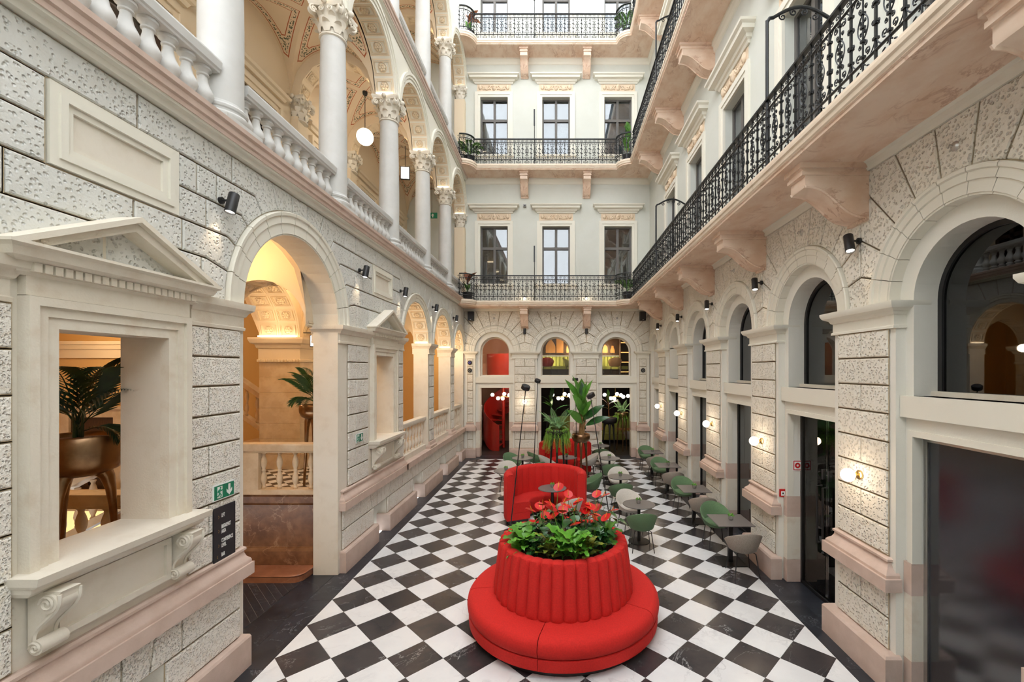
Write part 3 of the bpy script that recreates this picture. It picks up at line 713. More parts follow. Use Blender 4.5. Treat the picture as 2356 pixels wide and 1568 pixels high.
for s in (-1, 1): crossette(6.2, ZL, 1.40, 13, s, rusticl)
sectors(W, ML, 6.2, 6.2-1.3, 6.2+1.3, 1.40, 5.79, rusticl, 13, (0,1,2,3,4,8,9,10,11,12), ZL)
# regular courses above the imposts
ZC = [4.25, 4.56, 4.866, 5.174, 5.482, 5.79]
def upper_rows(u0, lims0, u1, lims1, panel, off):
    for j in range(5):
        a = u0+(lims0[j] if lims0 else 0); b = u1-(lims1[j] if lims1 else 0)
        z0, z1 = (4.15 if j == 0 else ZC[j]), ZC[j+1]
        segs = [(a,b)]
        if panel and j in (2,3): segs = [(a,panel[0]-.01),(panel[1]+.01,b)]
        for p, q in segs:
            n = max(1, round((q-p)/.95)); o = .45 if (j+off) % 2 else 0
            cuts = [p+(q-p)*(t+o)/n for t in range(0 if o else 1, n)]
            row(p, q, z0, z1, [c for c in cuts if c-p > .18 and q-c > .18], rusticl)
upper_rows(1.6, None, 6.2, LIM, (3.13,4.20), 0)
L2 = [.0,.0,.0,.0,.0]
upper_rows(6.2, LIM, 10.12, L2, (8.62,9.66), 1)
for i, (c, r, R) in enumerate(ARC[1:]):
    ul = 10.12 if i == 0 else (ARC[i][0]+c)/2; ur = min(17.13, (c+ARC[i+2][0])/2) if i < 2 else 17.13
    sectors(W, ML, c, ul, ur, R, 5.79, rusticl, 11, (), ZL)
# sunk panels
for p0, p1 in ((3.13,4.20),(8.62,9.66)):
    mb = MB()
    for o, d, wd in ((.0,.02,.06),(.06,.035,.05),(.11,.012,.05)):
        u0, u1, z0, z1 = p0+o, p1-o, 4.876+o, 5.475-o
        for q in (rect(u0,u1,z0,z0+wd), rect(u0,u1,z1-wd,z1), rect(u0,u0+wd,z0+wd,z1-wd), rect(u1-wd,u1,z0+wd,z1-wd)): mb.ext(q, ML, -.05, d)
    obj('panel_frame', mb, mould, W)
# ------------------------------------------------------------------ pedimented windows
def console_mesh():
    pts = []
    for t in range(17):
        a = t/16; pts.append((.055+.16*(1-a)**1.3+.035*sin(2*pi*a), -.02-.36*a))
    poly = [(0,0)]+[(.23,0)]+pts+[(0,-.40)]
    T = lambda d, z, w_: (w_, -d, z)
    mb = MB().loft([[(-.065,-d,z) for d,z in poly], [(.065,-d,z) for d,z in poly]])
    for s in (-1, 1): mb.tube([(s*.065,-d-.004,z) for d,z in pts], .014, 5)
    for d, z, r in ((.155,-.075,.065),(.075,-.375,.05)):
        mb.tube([(-.085,-d,z),(.085,-d,z)], r, 14)
        for s in (-1, 1):
            sp = spiral((0,0), r*.85, r*.15, 0, 1.6, 16); mb.tube([(s*.088,-d+p,z+q) for p,q in sp], .009, 4)
    return mesh(mb, 'scroll_console', limew, 35)
CONS = console_mesh()
DENT = mesh(MB().box(-.024,.024,-.035,0,0,.06), 'dentil', limest)
for c, nm in zip(WIN, ('near', 'far')):
    WN[0] += 1
    V = tag(empty('window_%d' % WN[0], (XL, c, 2.02), pi/2), '%s pedimented stone window opening in the left wall with scroll consoles' % nm, 'window', None, 'structure')
    T = lambda u, z, d: (u, -d, z)               # local: u along the wall, d out of it
    mb = MB()
    for a, b, d in ((.450,.53,.035),(.53,.60,.05),(.60,.66,.075)):
        h1, h2 = 1.68+(a-.455), 1.68+(b-.455)
        mb.ext(rect(-b,-a,0,h2), T, -.05, d); mb.ext(rect(a,b,0,h2), T, -.05, d); mb.ext(rect(-a,a,h1,h2), T, -.05, d)
    obj('architrave', mb, limest, V)
    obj('frieze', MB().stack(T, -.66, .66, [(1.89,0),(1.89,.05),(2.03,.05),(2.03,0)], -.05, 0), limest, V)
    obj('cornice', MB().stack(T, -.66, .66, [(2.02,.05),(2.04,.075),(2.10,.08),(2.11,.11),(2.13,.16),(2.18,.18),(2.20,.21),(2.22,.21),(2.22,0)], -.05), limest, V)
    for k in range(21): link('dentil', DENT, V, (-.64+k*.064, -.075, 2.045))
    mb = MB(); hwp = .86; apex = .42; th = .10
    for s in (-1, 1):                              # raking cornices
        for d0, d1, o, t in ((-.05,.21,0,.045),(-.05,.16,.045,.075)):
            poly = [(s*hwp*(1-o/apex*.9),2.22), (0,2.22+apex-o), (0,2.22+apex-o-t), (s*(hwp-t*hwp/apex)*(1-o/apex*.9),2.22)]
            mb.ext(poly, T, d0, d1)
    obj('pediment', mb, limest, V)
    obj('tympanum', MB().ext([(-hwp*.8,2.22),(hwp*.8,2.22),(0,2.22+apex*.8)], T, -.05, .006), limest, V)
    obj('sill', MB().stack(T, -.66, .66, [(-.14,0),(-.14,.10),(-.11,.14),(-.08,.15),(-.07,.18),(-.05,.21),(.004,.22),(.006,-.0)], -.02, .35), limew, V)
    for s in (-1, 1): link('scroll_console', CONS, V, (s*.545, 0, -.14))
    mb = MB()
    for q in (rect(-.46,.46,-.55,-.50), rect(-.46,.46,-.22,-.17), rect(-.46,-.41,-.50,-.22), rect(.41,.46,-.50,-.22)): mb.ext(q, T, -.03, .05)
    mb.ext(rect(-.5,.5,-.55,-.14), T, -.03, .025)
    obj('apron_panel', mb, limew, V)
# basement grilles
for i, (a, b) in enumerate(BAS):
    WN[0] += 1
    G = tag(empty('window_%d' % WN[0], (XL-.3, (a+b)/2, 0), pi/2), '%s dark grilled basement opening in the left wall plinth' % ordn[i], 'grille', None, 'structure')
    hw = (b-a)/2; mb = MB(); mb.box(-hw,hw,.02,.04,0,.68); obj('dark_backing', mb, darkwall, G)
    mb = MB()
    for k in range(7):
        for q in range(5):
            x = -hw+.06+(2*hw-.12)*k/6; mb.tube([(x+.045*cos(t*pi/4),0,.09+q*.12+.05*sin(t*pi/4)) for t in range(9)], .008, 4)
    obj('iron_lattice', mb, iron, G)
# ------------------------------------------------------------------ balusters
def baluster_mesh(h_, name, mat, double=False):
    if double:
        pr = [(.05,0),(.05,.04),(.036,.06),(.03,.10),(.05,.17),(.066,.26),(.056,.36),(.034,.45),(.034,.47),(.042,.485),(.042,.515),(.034,.53),(.034,.55),(.056,.64),(.066,.74),(.05,.83),(.03,.90),(.036,.94),(.05,.96),(.05,1)]
        k = h_*1.25
    else:
        pr = [(.075,0),(.075,.06),(.05,.075),(.06,.11),(.078,.15),(.06,.20),(.045,.225),(.05,.245),(.085,.33),(.098,.41),(.085,.50),(.055,.62),(.042,.74),(.04,.80),(.055,.82),(.055,.85),(.045,.86),(.06,.92),(.078,.94),(.078,1)]
        k = 1.0
    return mesh(MB().lathe([(r*k, z*h_) for r, z in pr], 14), name, mat, 40)
def balustrade(label, loc, rz, length, h_, bal, mat, rail_w=.13, n=None, group=None, rail_h=.10, base_h=.03, cat='balustrade', post=None):
    B = thing('balustrade', label, cat, loc, rz, group)
    T = lambda u, z, d: (u, -d, z)
    obj('top_rail', MB().loft([[(0,-w_,z),(length,-w_,z),(length,w_,z),(0,w_,z)] for z, w_ in ((base_h+h_,rail_w*.75),(base_h+h_+.02,rail_w*.8),(base_h+h_+.035,rail_w*.92),(base_h+h_+rail_h-.02,rail_w),(base_h+h_+rail_h,rail_w*.96))]), mat, B)
    obj('base_course', MB().box(0,length,-rail_w*.9,rail_w*.9,0,base_h), mat, B)
    n = n or int(length/.2)
    for k in range(n): link('baluster', bal, B, ((k+.5)*length/n, 0, base_h))
    for (a, b) in (post or []): obj('post', MB().box(a,b,-rail_w*.85,rail_w*.85,0,base_h+h_), mat, B)
    return B
BALG = baluster_mesh(.50, 'baluster', colst)
BALH = baluster_mesh(.62, 'baluster', stonein, True)
BALL = baluster_mesh(.66, 'baluster', limew, True)
for i, (c, r, R) in enumerate(ARC[1:]):
    balustrade('%s stone balustrade across the arch in the left wall, beyond the far window' % ordn[i], (XL-.16, c-r+.02, 1.18), pi/2, min(2*r-.04, 17.1-(c-r)), .66, BALL, limew, .10, 8 if i < 2 else 6, 'left wall arch balustrades', .12, .14)
# ================================================================== LEFT GALLERIES (two storeys)
COLY = [2.46+2.46*k for k in range(6)]
CX = -3.76
def capital_mesh():
    mb = MB(); H = .52
    mb.lathe([(.185,0),(.215,.012),(.215,.035),(.185,.045),(.18,.06),(.185,.2),(.20,.33),(.235,.42),(.26,.45)], 16)
    ab = []
    for q in range(4):
        for t in range(5):
            a = pi/4+q*pi/2; b = a+pi/2; u = t/5
            p = Vector((cos(a),sin(a),0))*.40*(1-u)+Vector((cos(b),sin(b),0))*.40*u
            k = 1-.16*sin(pi*u); ab.append((p.x*k, p.y*k))
    mb.loft([[(x*s,y*s,z) for x,y in ab] for z, s in ((.44,.93),(.47,.97),(.485,1.0),(.52,1.0))])
    def leaf(a, r, z0, hgt, wd, curl):
        pts = []
        for t in range(7):
            u = t/6; rr = r+.015+.03*u+(curl*max(0,u-.6)**1.5*6); zz = z0+hgt*(u-max(0,u-.72)**1.3*1.5); ww = wd*(.75+.5*sin(pi*min(1,u*1.1)))*(1 if u < .85 else .55)
            for s in (-1,0,1): pts.append(((rr+(.012 if s == 0 else 0))*cos(a)-s*ww*sin(a), (rr+(.012 if s == 0 else 0))*sin(a)+s*ww*cos(a), zz))
        fs = []
        for t in range(6):
            for s in range(2): fs.append((t*3+s,t*3+s+1,t*3+s+4,t*3+s+3))
        mb.add(pts, fs)
    for k in range(8): leaf(k*pi/4, .185, .05, .19, .055, .05)
    for k in range(8): leaf(k*pi/4+pi/8, .19, .12, .25, .05, .06)
    for q in range(4):
        a = pi/4+q*pi/2; ca, sa = cos(a), sin(a)
        sp = spiral((.31,.375), .065, .012, pi/2, -1.5, 18); 
        for s in (-1, 1): mb.tube([(r*ca-s*.035*sa, r*sa+s*.035*ca, z) for r,z in sp], .016, 5)
        mb.tube([(.31*ca-.03*sa*s, .31*sa+.03*ca*s, .375) for s in (-1,1)], .05, 8)
        a2 = q*pi/2
        for s in (-1, 1):
            sp = spiral((s*.075,.385), .05, .01, pi/2, s*1.4, 12); mb.tube([(.255*cos(a2)-u*sin(a2), .255*sin(a2)+u*cos(a2), z) for u,z in sp], .012, 4)
        mb.lathe([(.001,-.05),(.04,-.03),(.05,0),(.04,.03),(.001,.05)], 8, (.30*cos(a2), .30*sin(a2), .475))
    return mesh(mb, 'capital', limew, 45)
CAP = capital_mesh()
SHAFT = mesh(MB().lathe([(.215,0),(.215,.9),(.208,1.5),(.19,2.52),(.186,2.56)], 24), 'shaft', colst, 40)
CBASE = mesh(MB().box(-.28,.28,-.28,.28,0,.07).lathe([(.27,.07),(.285,.10),(.285,.13),(.26,.155),(.235,.165),(.235,.19),(.25,.20),(.255,.225),(.24,.245),(.222,.25),(.215,.28)], 24), 'column_base', colst, 40)
def rosette_mesh(w_=.40, l_=.31):
    mb = MB(); a, b = w_/2, l_/2
    for o, t, z in ((0,.03,.012),(.045,.012,.022)):
        for q in ((-a+o,a-o,-b+o,-b+o+t),(-a+o,a-o,b-o-t,b-o),(-a+o,-a+o+t,-b+o+t,b-o-t),(a-o-t,a-o,-b+o+t,b-o-t)): mb.box(q[0],q[1],q[2],q[3],-.012,z)
    for k in range(6):
        t = k*pi/3; mb.lathe([(.001,-.02),(.026,-.01),(.034,.01),(.022,.03),(.001,.034)], 6, (.048*cos(t),.048*sin(t),0))
    mb.lathe([(.001,-.02),(.026,0),(.026,.03),(.001,.05)], 8)
    mb.lathe([(.085,-.01),(.10,.008),(.09,.02),(.08,.008)], 16, cap=False)
    return mesh(mb, 'coffer', creamin, 40)
COFF = rosette_mesh()
COFFL = mesh(MB().join(MB()), 'coffer', mould) if False else None
def coffers(parent, M, uc, zs, r, dc, n=9, mat=None, zoff=0, span=(0,pi), sc=1.0):
    for k in range(n):
        a = span[0]+(span[1]-span[0])*(k+.5)/n
        p = Vector(M(uc+(r-.004)*cos(a), zs+(r-.004)*sin(a), dc)); q = Vector(M(uc, zs, dc)); nz = (q-p).normalized()
        p2 = Vector(M(uc, zs, dc+.1)); nx = (p2-q).normalized(); ny = nz.cross(nx)
        o = link('coffer', COFF, parent); o.matrix_local = Matrix(((nx.x*sc,ny.x*sc,nz.x,p.x),(nx.y*sc,ny.y*sc,nz.y,p.y),(nx.z*sc,ny.z*sc,nz.z,p.z),(0,0,0,1)))
def groin(parent, x0, x1, y0, y1, zs, rise, n=16, name='painted_vault'):
    vs, uvs, fs = [], [], []
    for j in range(n+1):
        for i in range(n+1):
            u, v = -1+2*i/n, -1+2*j/n
            hx, hy = sqrt(max(0,1-u*u)), sqrt(max(0,1-v*v))
            vs.append(((x0+x1)/2+u*(x1-x0)/2, (y0+y1)/2+v*(y1-y0)/2, zs+rise*max(hx,hy)))
    for j in range(n):
        for i in range(n):
            a, b, c, d = j*(n+1)+i, j*(n+1)+i+1, (j+1)*(n+1)+i+1, (j+1)*(n+1)+i
            if ((i < n/2) == (j < n/2)): fs += [(a,b,c),(a,c,d)]
            else: fs += [(a,b,d),(b,c,d)]
    me = bpy.data.meshes.new(name); me.from_pydata(vs, [], fs); me.materials.append(vaultm)
    uvl = me.uv_layers.new(name='UVMap'); s = min(x1-x0, y1-y0)/2
    for li, lp in enumerate(me.loops):
        x, y, z = vs[lp.vertex_index]; u, v = (x-(x0+x1)/2)/((x1-x0)/2), (y-(y0+y1)/2)/((y1-y0)/2)
        g = abs(abs(u)-abs(v)); e = 1-max(abs(u),abs(v)); uvl.data[li].uv = (min(g*.62, e*.9+.03)*s/ .95*1.05, max(abs(u),abs(v)))
    me.polygons.foreach_set('use_smooth', [True]*len(me.polygons)); me.set_sharp_from_angle(angle=radians(25))
    return link(name, me, parent)
GX0, GX1 = -5.85, -4.0
def led_strip(parent, loc, size, power, name='led_strip'):
    x, y, z = size
    o = obj(name, MB().box(-x/2,x/2,-y/2,y/2,0,z), led, parent, None, loc)
    if power: point_light('led_light', o, (0,0,z+.06), power, (1,.74,.46), .10)
    return o
def gallery(zb, lvl, ncol0, sills):
    zs = zb+3.37; zt = zb+4.62
    # arcade wall
    mb = MB(); ML2 = lambda u, z, d: (CX+d, u, z)
    for i in range(ncol0, 6):
        c = COLY[i]+1.23
        if c > 16.0: spandrel(mb, ML2, 16.05, COLY[5], 17.13, 1.02, zt, -.22, .20, zs)
        else: spandrel(mb, ML2, c, COLY[i], COLY[i]+2.46, 1.02, zt, -.22, .20, zs)
    G = struct('wall_left_gallery', mb, mould, 'white arcade wall with coffered arches above the left gallery columns, %s level' % lvl, 'wall')
    for i in range(ncol0, 6):
        c = COLY[i]+1.23; c = 16.05 if c > 16 else c
        for k, (ri, ro, d) in enumerate(((1.02,1.10,.215),(1.10,1.17,.235),(1.17,1.23,.255))):
            obj('archivolt', MB().arc(ML2, c, zs, [(ri,.1),(ri,d),(ro,d),(ro,.1)], 0, pi, 24), mould, G)
        coffers(G, ML2, c, zs, 1.02, -.01, 9)
        for s in (-1, 1):
            led_strip(G, (CX-.01, c+s*.985, zs+.015), (.36,.03,.014), 0)
    # floor cornice
    zc = zb-.25
    obj('floor_cornice', MB().stack(ML, 1.6, 17.1, [(zc-.01,0),(zc-.01,.07),(zc+.03,.09),(zc+.04,.13),(zc+.06,.14),(zc+.07,.0)], -.1, 0), mould, G)
    obj('pink_ledge', MB().stack(ML, 1.6, 17.1, [(zc+.06,.0),(zc+.06,.15),(zc+.10,.155),(zc+.115,.175),(zc+.17,.18),(zc+.19,.205),(zc+.235,.21),(zc+.25,.19),(zc+.25,0)], -.35, 0), pinkst, G)
    if lvl == 'second':
        obj('floor_slab', MB().box(-5.9,-3.7,1.6,17.1,zb-.35,zb-.1), creamin, G)
    else: obj('floor_slab', MB().box(-5.9,-4.0,1.6,17.1,zb-.25,zb-.12), creamin, G)
    # back wall with framed doors
    MB2 = lambda u, z, d: (GX0+d, u, z)
    mb = MB(); ops = [(COLY[i]+1.23-.5, COLY[i]+1.23+.5, zb-.1, zb+2.72) for i in range(ncol0, 6) if COLY[i] < 15.5]
    strips(mb, MB2, COLY[ncol0], 17.13, zb-.3, zt+.1, ops, -.3, 0)
    K = struct('wall_gallery_back', mb, creamin, 'warm cream back wall of the left gallery with dark framed doors, %s level' % lvl, 'wall')
    for a, b, z0, z1 in ops:
        mb = MB()
        for p, q, d in ((0,.10,.04),(.10,.18,.07)):
            mb.ext(rect(a-q,a-p,z0,z1+q), MB2, -.02, d); mb.ext(rect(b+p,b+q,z0,z1+q), MB2, -.02, d); mb.ext(rect(a-p,b+p,z1+p,z1+q), MB2, -.02, d)
        mb.stack(MB2, a-.18, b+.18, [(z1+.30,.0),(z1+.30,.06),(z1+.36,.09),(z1+.38,.14),(z1+.43,.16),(z1+.43,0)], -.02)
        obj('door_surround', mb, creamin, K)
        mb = MB()
        for p in ((a,a+.09,z0,z1),(b-.09,b,z0,z1),((a+b)/2-.06,(a+b)/2+.06,z0,z1),(a,b,z1-.10,z1),(a,b,z0+1.55,z0+1.66),(a,b,z0,z0+.5)): mb.ext(rect(p[0],p[1],p[2],p[3]), MB2, -.22, -.14)
        obj('door_frame', mb, wooddk, K); obj('door_glass', MB().ext(rect(a,b,z0,z1), MB2, -.19, -.18), glassd, K)
        obj('door_recess', MB().ext(rect(a-.1,b+.1,z0,z1+.1), MB2, -.6, -.5), lime, K)
    for i in range(ncol0, 6):
        y = COLY[i]
        # transverse arch and pilaster at each column line
        MT = lambda u, z, d: (u, y-d, z)
        m2 = MB(); spandrel(m2, MT, -4.86, GX0, -4.0, .80, zt-.1, -.19, .19, zs); ta = obj('transverse_arch', m2, creamin, K)
        coffers(ta, MT, -4.86, zs, .80, 0, 7, sc=.92)
        obj('pilaster', MB().box(GX0,GX0+.16,y-.19,y+.19,zb-.1,zs-.45), creamin, K)
        link('pilaster_capital', CAP, K, (GX0+.08, y, zs-.52), None, (.8,.9,1))
        led_strip(K, (GX0+.16, y, zs+.015), (.08,.30,.015), 4.2)
        point_light('led_light', K, (-4.15, y, zs+.2), 4.2, (1,.74,.46), .12)
        if i < 5: groin(K, GX0, -4.0, y+.19, y+2.27, zs, 1.0)
        else: groin(K, GX0, -4.0, y+.19, 17.13, zs, 1.0)
    obj('roof_slab', MB().box(-6.1,-3.9,1.6,17.1,zt-.02,zt+.05), creamin, K)
    # columns
    for i in range(max(ncol0,1), 6):
        C = thing('column', '%s white Corinthian column of the left gallery, %s level' % (ordn[i-1], lvl), 'column', (CX, COLY[i], zb), 0, 'gallery columns')
        link('column_base', CBASE, C); link('shaft', SHAFT, C, (0,0,.28)); link('capital', CAP, C, (0,0,2.84))
        mbk = MB().box(-.2,.2,-.21,.21,3.36,3.40); obj('impost_block', mbk, mould, C)
    P = thing('pilaster_column', 'flat Corinthian pilaster where the left gallery meets the far wall, %s level' % lvl, 'column', (CX, 17.02, zb), 0, 'gallery columns')
    obj('shaft', MB().box(-.2,.2,-.1,.1,0,2.84), creamin, P); link('capital', CAP, P, (0,0,2.84), None, (.85,.5,1))
    for i in range(max(0,ncol0), 6):
        y0 = COLY[i]+.20; y1 = (COLY[i]+2.46-.20) if i < 5 else 17.0
        balustrade('%s white baluster run between the left gallery columns, %s level' % (ordn[i], lvl), (CX+.04, y0, zb), pi/2, y1-y0, .50, BALG, colst, .13, 10 if i < 5 else 9, 'gallery balustrades', .13, .03)
gallery(6.05, 'first', 0, None)
gallery(10.98, 'second', 3, None)
# pendant globe in the gallery
P = thing('pendant_lamp', 'white glowing globe pendant hanging in the left gallery vault', 'lamp', (-4.85, 11.1, 9.28))
obj('cable', MB().tube([(0,0,.18),(0,0,1.1)], .008, 6), black, P); obj('ceiling_rose', MB().lathe([(.05,1.06),(.06,1.09),(.06,1.14)], 12), black, P)
g = obj('globe', MB().lathe([(.2*sin(pi*k/12)+.0005, -.2*cos(pi*k/12)) for k in range(13)], 20), glow, P, 180); point_light('globe_light', P, (0,0,-.25), 12, (1,.85,.65), .15)
S = thing('hanging_sign', 'blank white lit panel hanging from the left gallery vault', 'sign', (-4.75, 13.75, 9.55), radians(8))
obj('sign_case', MB().box(-.14,.14,-.03,.03,-.2,.2), black, S); obj('sign_face', MB().box(-.12,.12,-.034,-.030,-.18,.18), ledw, S); obj('hanger', MB().tube([(0,0,.2),(0,0,.9)], .008, 5), black, S)
S = thing('exit_sign', 'small green exit sign with up arrow hanging in the left gallery', 'sign', (-4.55, 15.95, 9.0))
obj('plate', MB().box(-.2,.2,-.015,.015,-.1,.1), signg, S); obj('arrow', MB().ext([(.02,-.07),(.06,-.07),(.06,0),(.10,0),(.04,.07),(-.02,0),(.02,0)], lambda u,z,d:(u,-d,z), .015, .02), signw, S)
obj('hanger', MB().tube([(0,0,.1),(0,0,1.2)], .006, 5), black, S)
# ================================================================== HALL BEHIND THE LEFT WALL
mb = MB()
mb.box(-9.6,-4.05,7.5,17.3,1.0,1.25); mb.box(-9.6,-4.05,1.5,4.8,1.0,1.25)
hallf = struct('floor_hall', mb, stonein, 'raised checkered stone floor of the warm hall behind the left wall', 'floor')
tb, tw_ = tile_mesh([(-.15,0),(0,-.15),(.15,0),(0,.15)], tileb, 'tile'), tile_mesh([(-.15,0),(0,-.15),(.15,0),(0,.15)], tilew, 'tile')
cnt = 0
for i in range(16):
    for j in range(12):
        for k, t in enumerate((tb, tw_)):
            link('tile', t, hallf, (-8.0+i*.3+(k*.15), 7.75+j*.3+k*.15, 1.257)) if cnt < 300 else None; cnt += 1
        if 5 < i < 13 and j < 4: link('tile', tb, hallf, (-6.3+(i-6)*.3, 5.0-j*.3-.8, 1.257))
mb = MB(); mb.box(-9.6,-3.7,4.5,7.5,-.12,-.004)
hp = struct('floor_passage', mb, blackt, 'dark diagonal paved floor of the passage behind the big left arch', 'floor')
GR = MB().box(-6.5,-4.12,4.9,7.2,-.004,.0005); obj('mat_bed', GR, mk('mat_grout', (.16,.15,.14), .8), hp)
for k in range(-26, 30):
    c = k*.098; L = 4.0; nx, ny = .7071, .7071; tx, ty = .7071, -.7071
    cx_, cy_ = -5.3+nx*c, 6.05+ny*c
    poly = [(cx_+tx*L*a+nx*.046*b, cy_+ty*L*a+ny*.046*b) for a, b in ((-1,-1),(1,-1),(1,1),(-1,1))]
    for fn in (lambda p: p[0]+6.5, lambda p: -4.12-p[0], lambda p: p[1]-4.9, lambda p: 7.2-p[1]):
        poly = clip_poly(poly, fn) if poly else poly
    if len(poly) > 2: obj('mat_strip', MB().loft([[(x,y,0) for x,y in poly],[(x,y,.003) for x,y in poly]]), blackt, hp)
mb = MB()
mb.box(-9.7,-9.5,1.5,17.4,0,5.8); mb.box(-9.6,-4.05,17.15,17.4,0,5.8); mb.box(-9.6,-4.05,1.3,1.5,0,5.8); mb.box(-9.6,-7.55,8.0,8.2,1.0,5.8)
hallw = struct('wall_hall', mb, ochre, 'ochre plaster walls of the hall behind the left wall', 'wall')
mb = MB(); mb.box(-9.7,-3.9,1.4,17.4,5.70,5.79); struct('ceiling_hall', mb, creamin, 'cream ceiling of the hall behind the left wall', 'ceiling')
mb = MB()
for y in (8.0,): mb.box(-9.5,-7.55,y-.06,y,3.62,3.82); mb.box(-9.5,-7.55,y-.10,y,3.78,3.86); mb.box(-9.5,-7.55,y-.14,y,3.86,3.92)
obj('wall_cornice', mb, creamin, hallw)
D = tag(empty('door_1', (-8.4,7.99,1.25)), 'dark panelled wooden door in a stone frame inside the warm hall', 'door', None, 'structure')
obj('door_leaf', MB().box(-.4,.4,-.03,0,0,1.3), wooddk, D)
for x in (-.2,.2):
    for z in (.25,.75): obj('door_panel', MB().box(x-.13,x+.13,-.05,-.03,z-.18,z+.2), wooddk, D)
mb = MB(); mb.box(-.55,-.4,-.07,0,0,1.45); mb.box(.4,.55,-.07,0,0,1.45); mb.box(-.4,.4,-.07,0,1.3,1.45); mb.box(-.6,.6,-.10,0,1.45,1.5); obj('door_surround', mb, stonein, D)
# passage dado, step, balustrades
mb = MB().box(-7.5,-4.05,7.45,7.5,.12,1.31)
dado = struct('wall_passage', mb, brownm, 'brown veined marble dado on the far side of the passage', 'wall')
obj('dado_base', MB().loft([[(-7.5,y,z),(-4.05,y,z),(-4.05,7.5,z),(-7.5,7.5,z)] for z,y in ((.12,7.38),(.36,7.38),(.40,7.43),(.42,7.44))]), brownm, dado)
obj('dado_cap', MB().loft([[(-7.5,y,z),(-4.05,y,z),(-4.05,7.5,z),(-7.5,7.5,z)] for z,y in ((1.12,7.44),(1.16,7.41),(1.27,7.40),(1.31,7.38))]), brownm, dado)
stp = [(-7.5,7.45),(-7.5,7.02)]+[(-4.25+.15*sin(t*pi/12),7.17-.15*cos(t*pi/12)) for t in range(7)]+[(-4.08,7.45)]
S = tag(obj('step', MB().loft([[(x,y,0) for x,y in stp],[(x,y,.09) for x,y in stp],[(x,y,.12) for x,y in offset_poly(stp,.03)],[(x,y,.13) for x,y in offset_poly(stp,.02)]]), redmar, None), 'low red marble step at the foot of the brown dado', 'step')
balustrade('stone balustrade on the brown marble dado inside the big left arch', (-7.0,7.48,1.31), 0, 2.95, .62, BALH, stonein, .11, 11, 'hall balustrades', .15, .08, post=[(1.72,1.98)])
balustrade('stone balustrade behind the near pedimented window', (-7.4,4.68,1.25), 0, 3.3, .62, BALH, stonein, .11, 12, 'hall balustrades', .15, .08)
def stair_bal(label, p0, p1, n):
    B = thing('stair_balustrade', label, 'balustrade', p0, 0, 'hall balustrades'); dx, dy, dz = p1[0]-p0[0], p1[1]-p0[1], p1[2]-p0[2]
    mb = MB().loft([[(x,y-.11,z+.66),(x,y+.11,z+.66),(x,y+.13,z+.80),(x,y-.13,z+.80)] for x,y,z in ((0,0,0),(dx,dy,dz))]); obj('top_rail', mb, stonein, B)
    obj('stringer', MB().loft([[(x,y-.09,z-.12),(x,y+.09,z-.12),(x,y+.09,z),(x,y-.09,z)] for x,y,z in ((0,0,0),(dx,dy,dz))]), stonein, B)
    for k in range(n): t = (k+.5)/n; link('baluster', BALH, B, (dx*t,dy*t,dz*t+.0))
stair_bal('rising stone stair balustrade seen through the near pedimented window', (-8.6,6.9,.35), (-6.2,6.9,1.65), 10)
stair_bal('stone stair balustrade beside the hall pillar, seen through the big arch', (-8.6,10.6,3.1), (-6.6,10.6,1.7), 8)
# pillars with impost, longitudinal and transverse arches, vaults
for i, (y0, y1) in enumerate(((9.5,10.1),(6.6,7.2),(12.4,13.0))):
    Pq = thing('hall_pillar', '%s square stone hall pillar with moulded impost behind the left wall' % ('second','nearest','third')[i], 'pillar', (-6.0,(y0+y1)/2,0), 0, 'hall pillars')
    z0 = 1.25
    for k in range(7):
        za = z0+k*.333; obj('pillar_block', MB().loft([[(-a,-b,z),(a,-b,z),(a,b,z),(-a,b,z)] for z,a,b in ((za,.435,.29),(za+.006,.44,.295),(za+.326,.44,.295),(za+.332,.435,.29))]), stonein, Pq)
    obj('impost', MB().loft([[(-.44-d,-.3-d,z),(.44+d,-.3-d,z),(.44+d,.3+d,z),(-.44-d,.3+d,z)] for z,d in ((3.58,.0),(3.58,.03),(3.62,.03),(3.64,.01),(3.86,.01),(3.88,.04),(3.95,.06),(3.98,.12),(4.06,.15),(4.10,.15))]), creamin, Pq)
    for k in range(14): obj('bead', MB().box(-.45+k*.066,-.42+k*.066,-.36,-.3,3.58,3.63), creamin, Pq) if i == 0 else None
MXP = lambda u, z, d: (-6.0-d, u, z)
mb = MB()
for c in (8.35, 5.3, 11.25): spandrel(mb, MXP, c, c-1.45, c+1.45, 1.15, 5.72, -.44, .44, 4.10)
hv = struct('wall_hall_arcade', mb, creamin, 'coffered arcade of the hall behind the left wall', 'wall')
for c in (8.35,):
    for d in (-.21, .21): coffers(hv, MXP, c, 4.10, 1.15, d, 11)
MTY = lambda yy: (lambda u, z, d: (u, yy-d, z))
for y in (9.8, 7.3, 12.7, 15.2):
    m2 = MB(); spandrel(m2, MTY(y), -4.80, -5.56, -4.05, .75, 5.72, -.22, .22, 4.10); ta = obj('transverse_arch', m2, creamin, hv); coffers(ta, MTY(y), -4.80, 4.10, .75, 0, 7, sc=.95)
for y0, y1 in ((7.52,9.58),(4.6,7.08),(10.02,12.48),(12.92,14.98)): groin(hv, -5.56, -4.05, y0, y1, 4.4, 1.25)
for y0, y1 in ((7.2,9.5),(10.1,12.4)): groin(hv, -9.5, -6.44, y0, y1, 4.2, 1.4)
hl = led_strip(hv, (-6.0, 9.42, 4.11), (.8,.05,.03), 0); point_light('led_light', hl, (0,-.5,.25), 7, (1,.72,.42), .10)
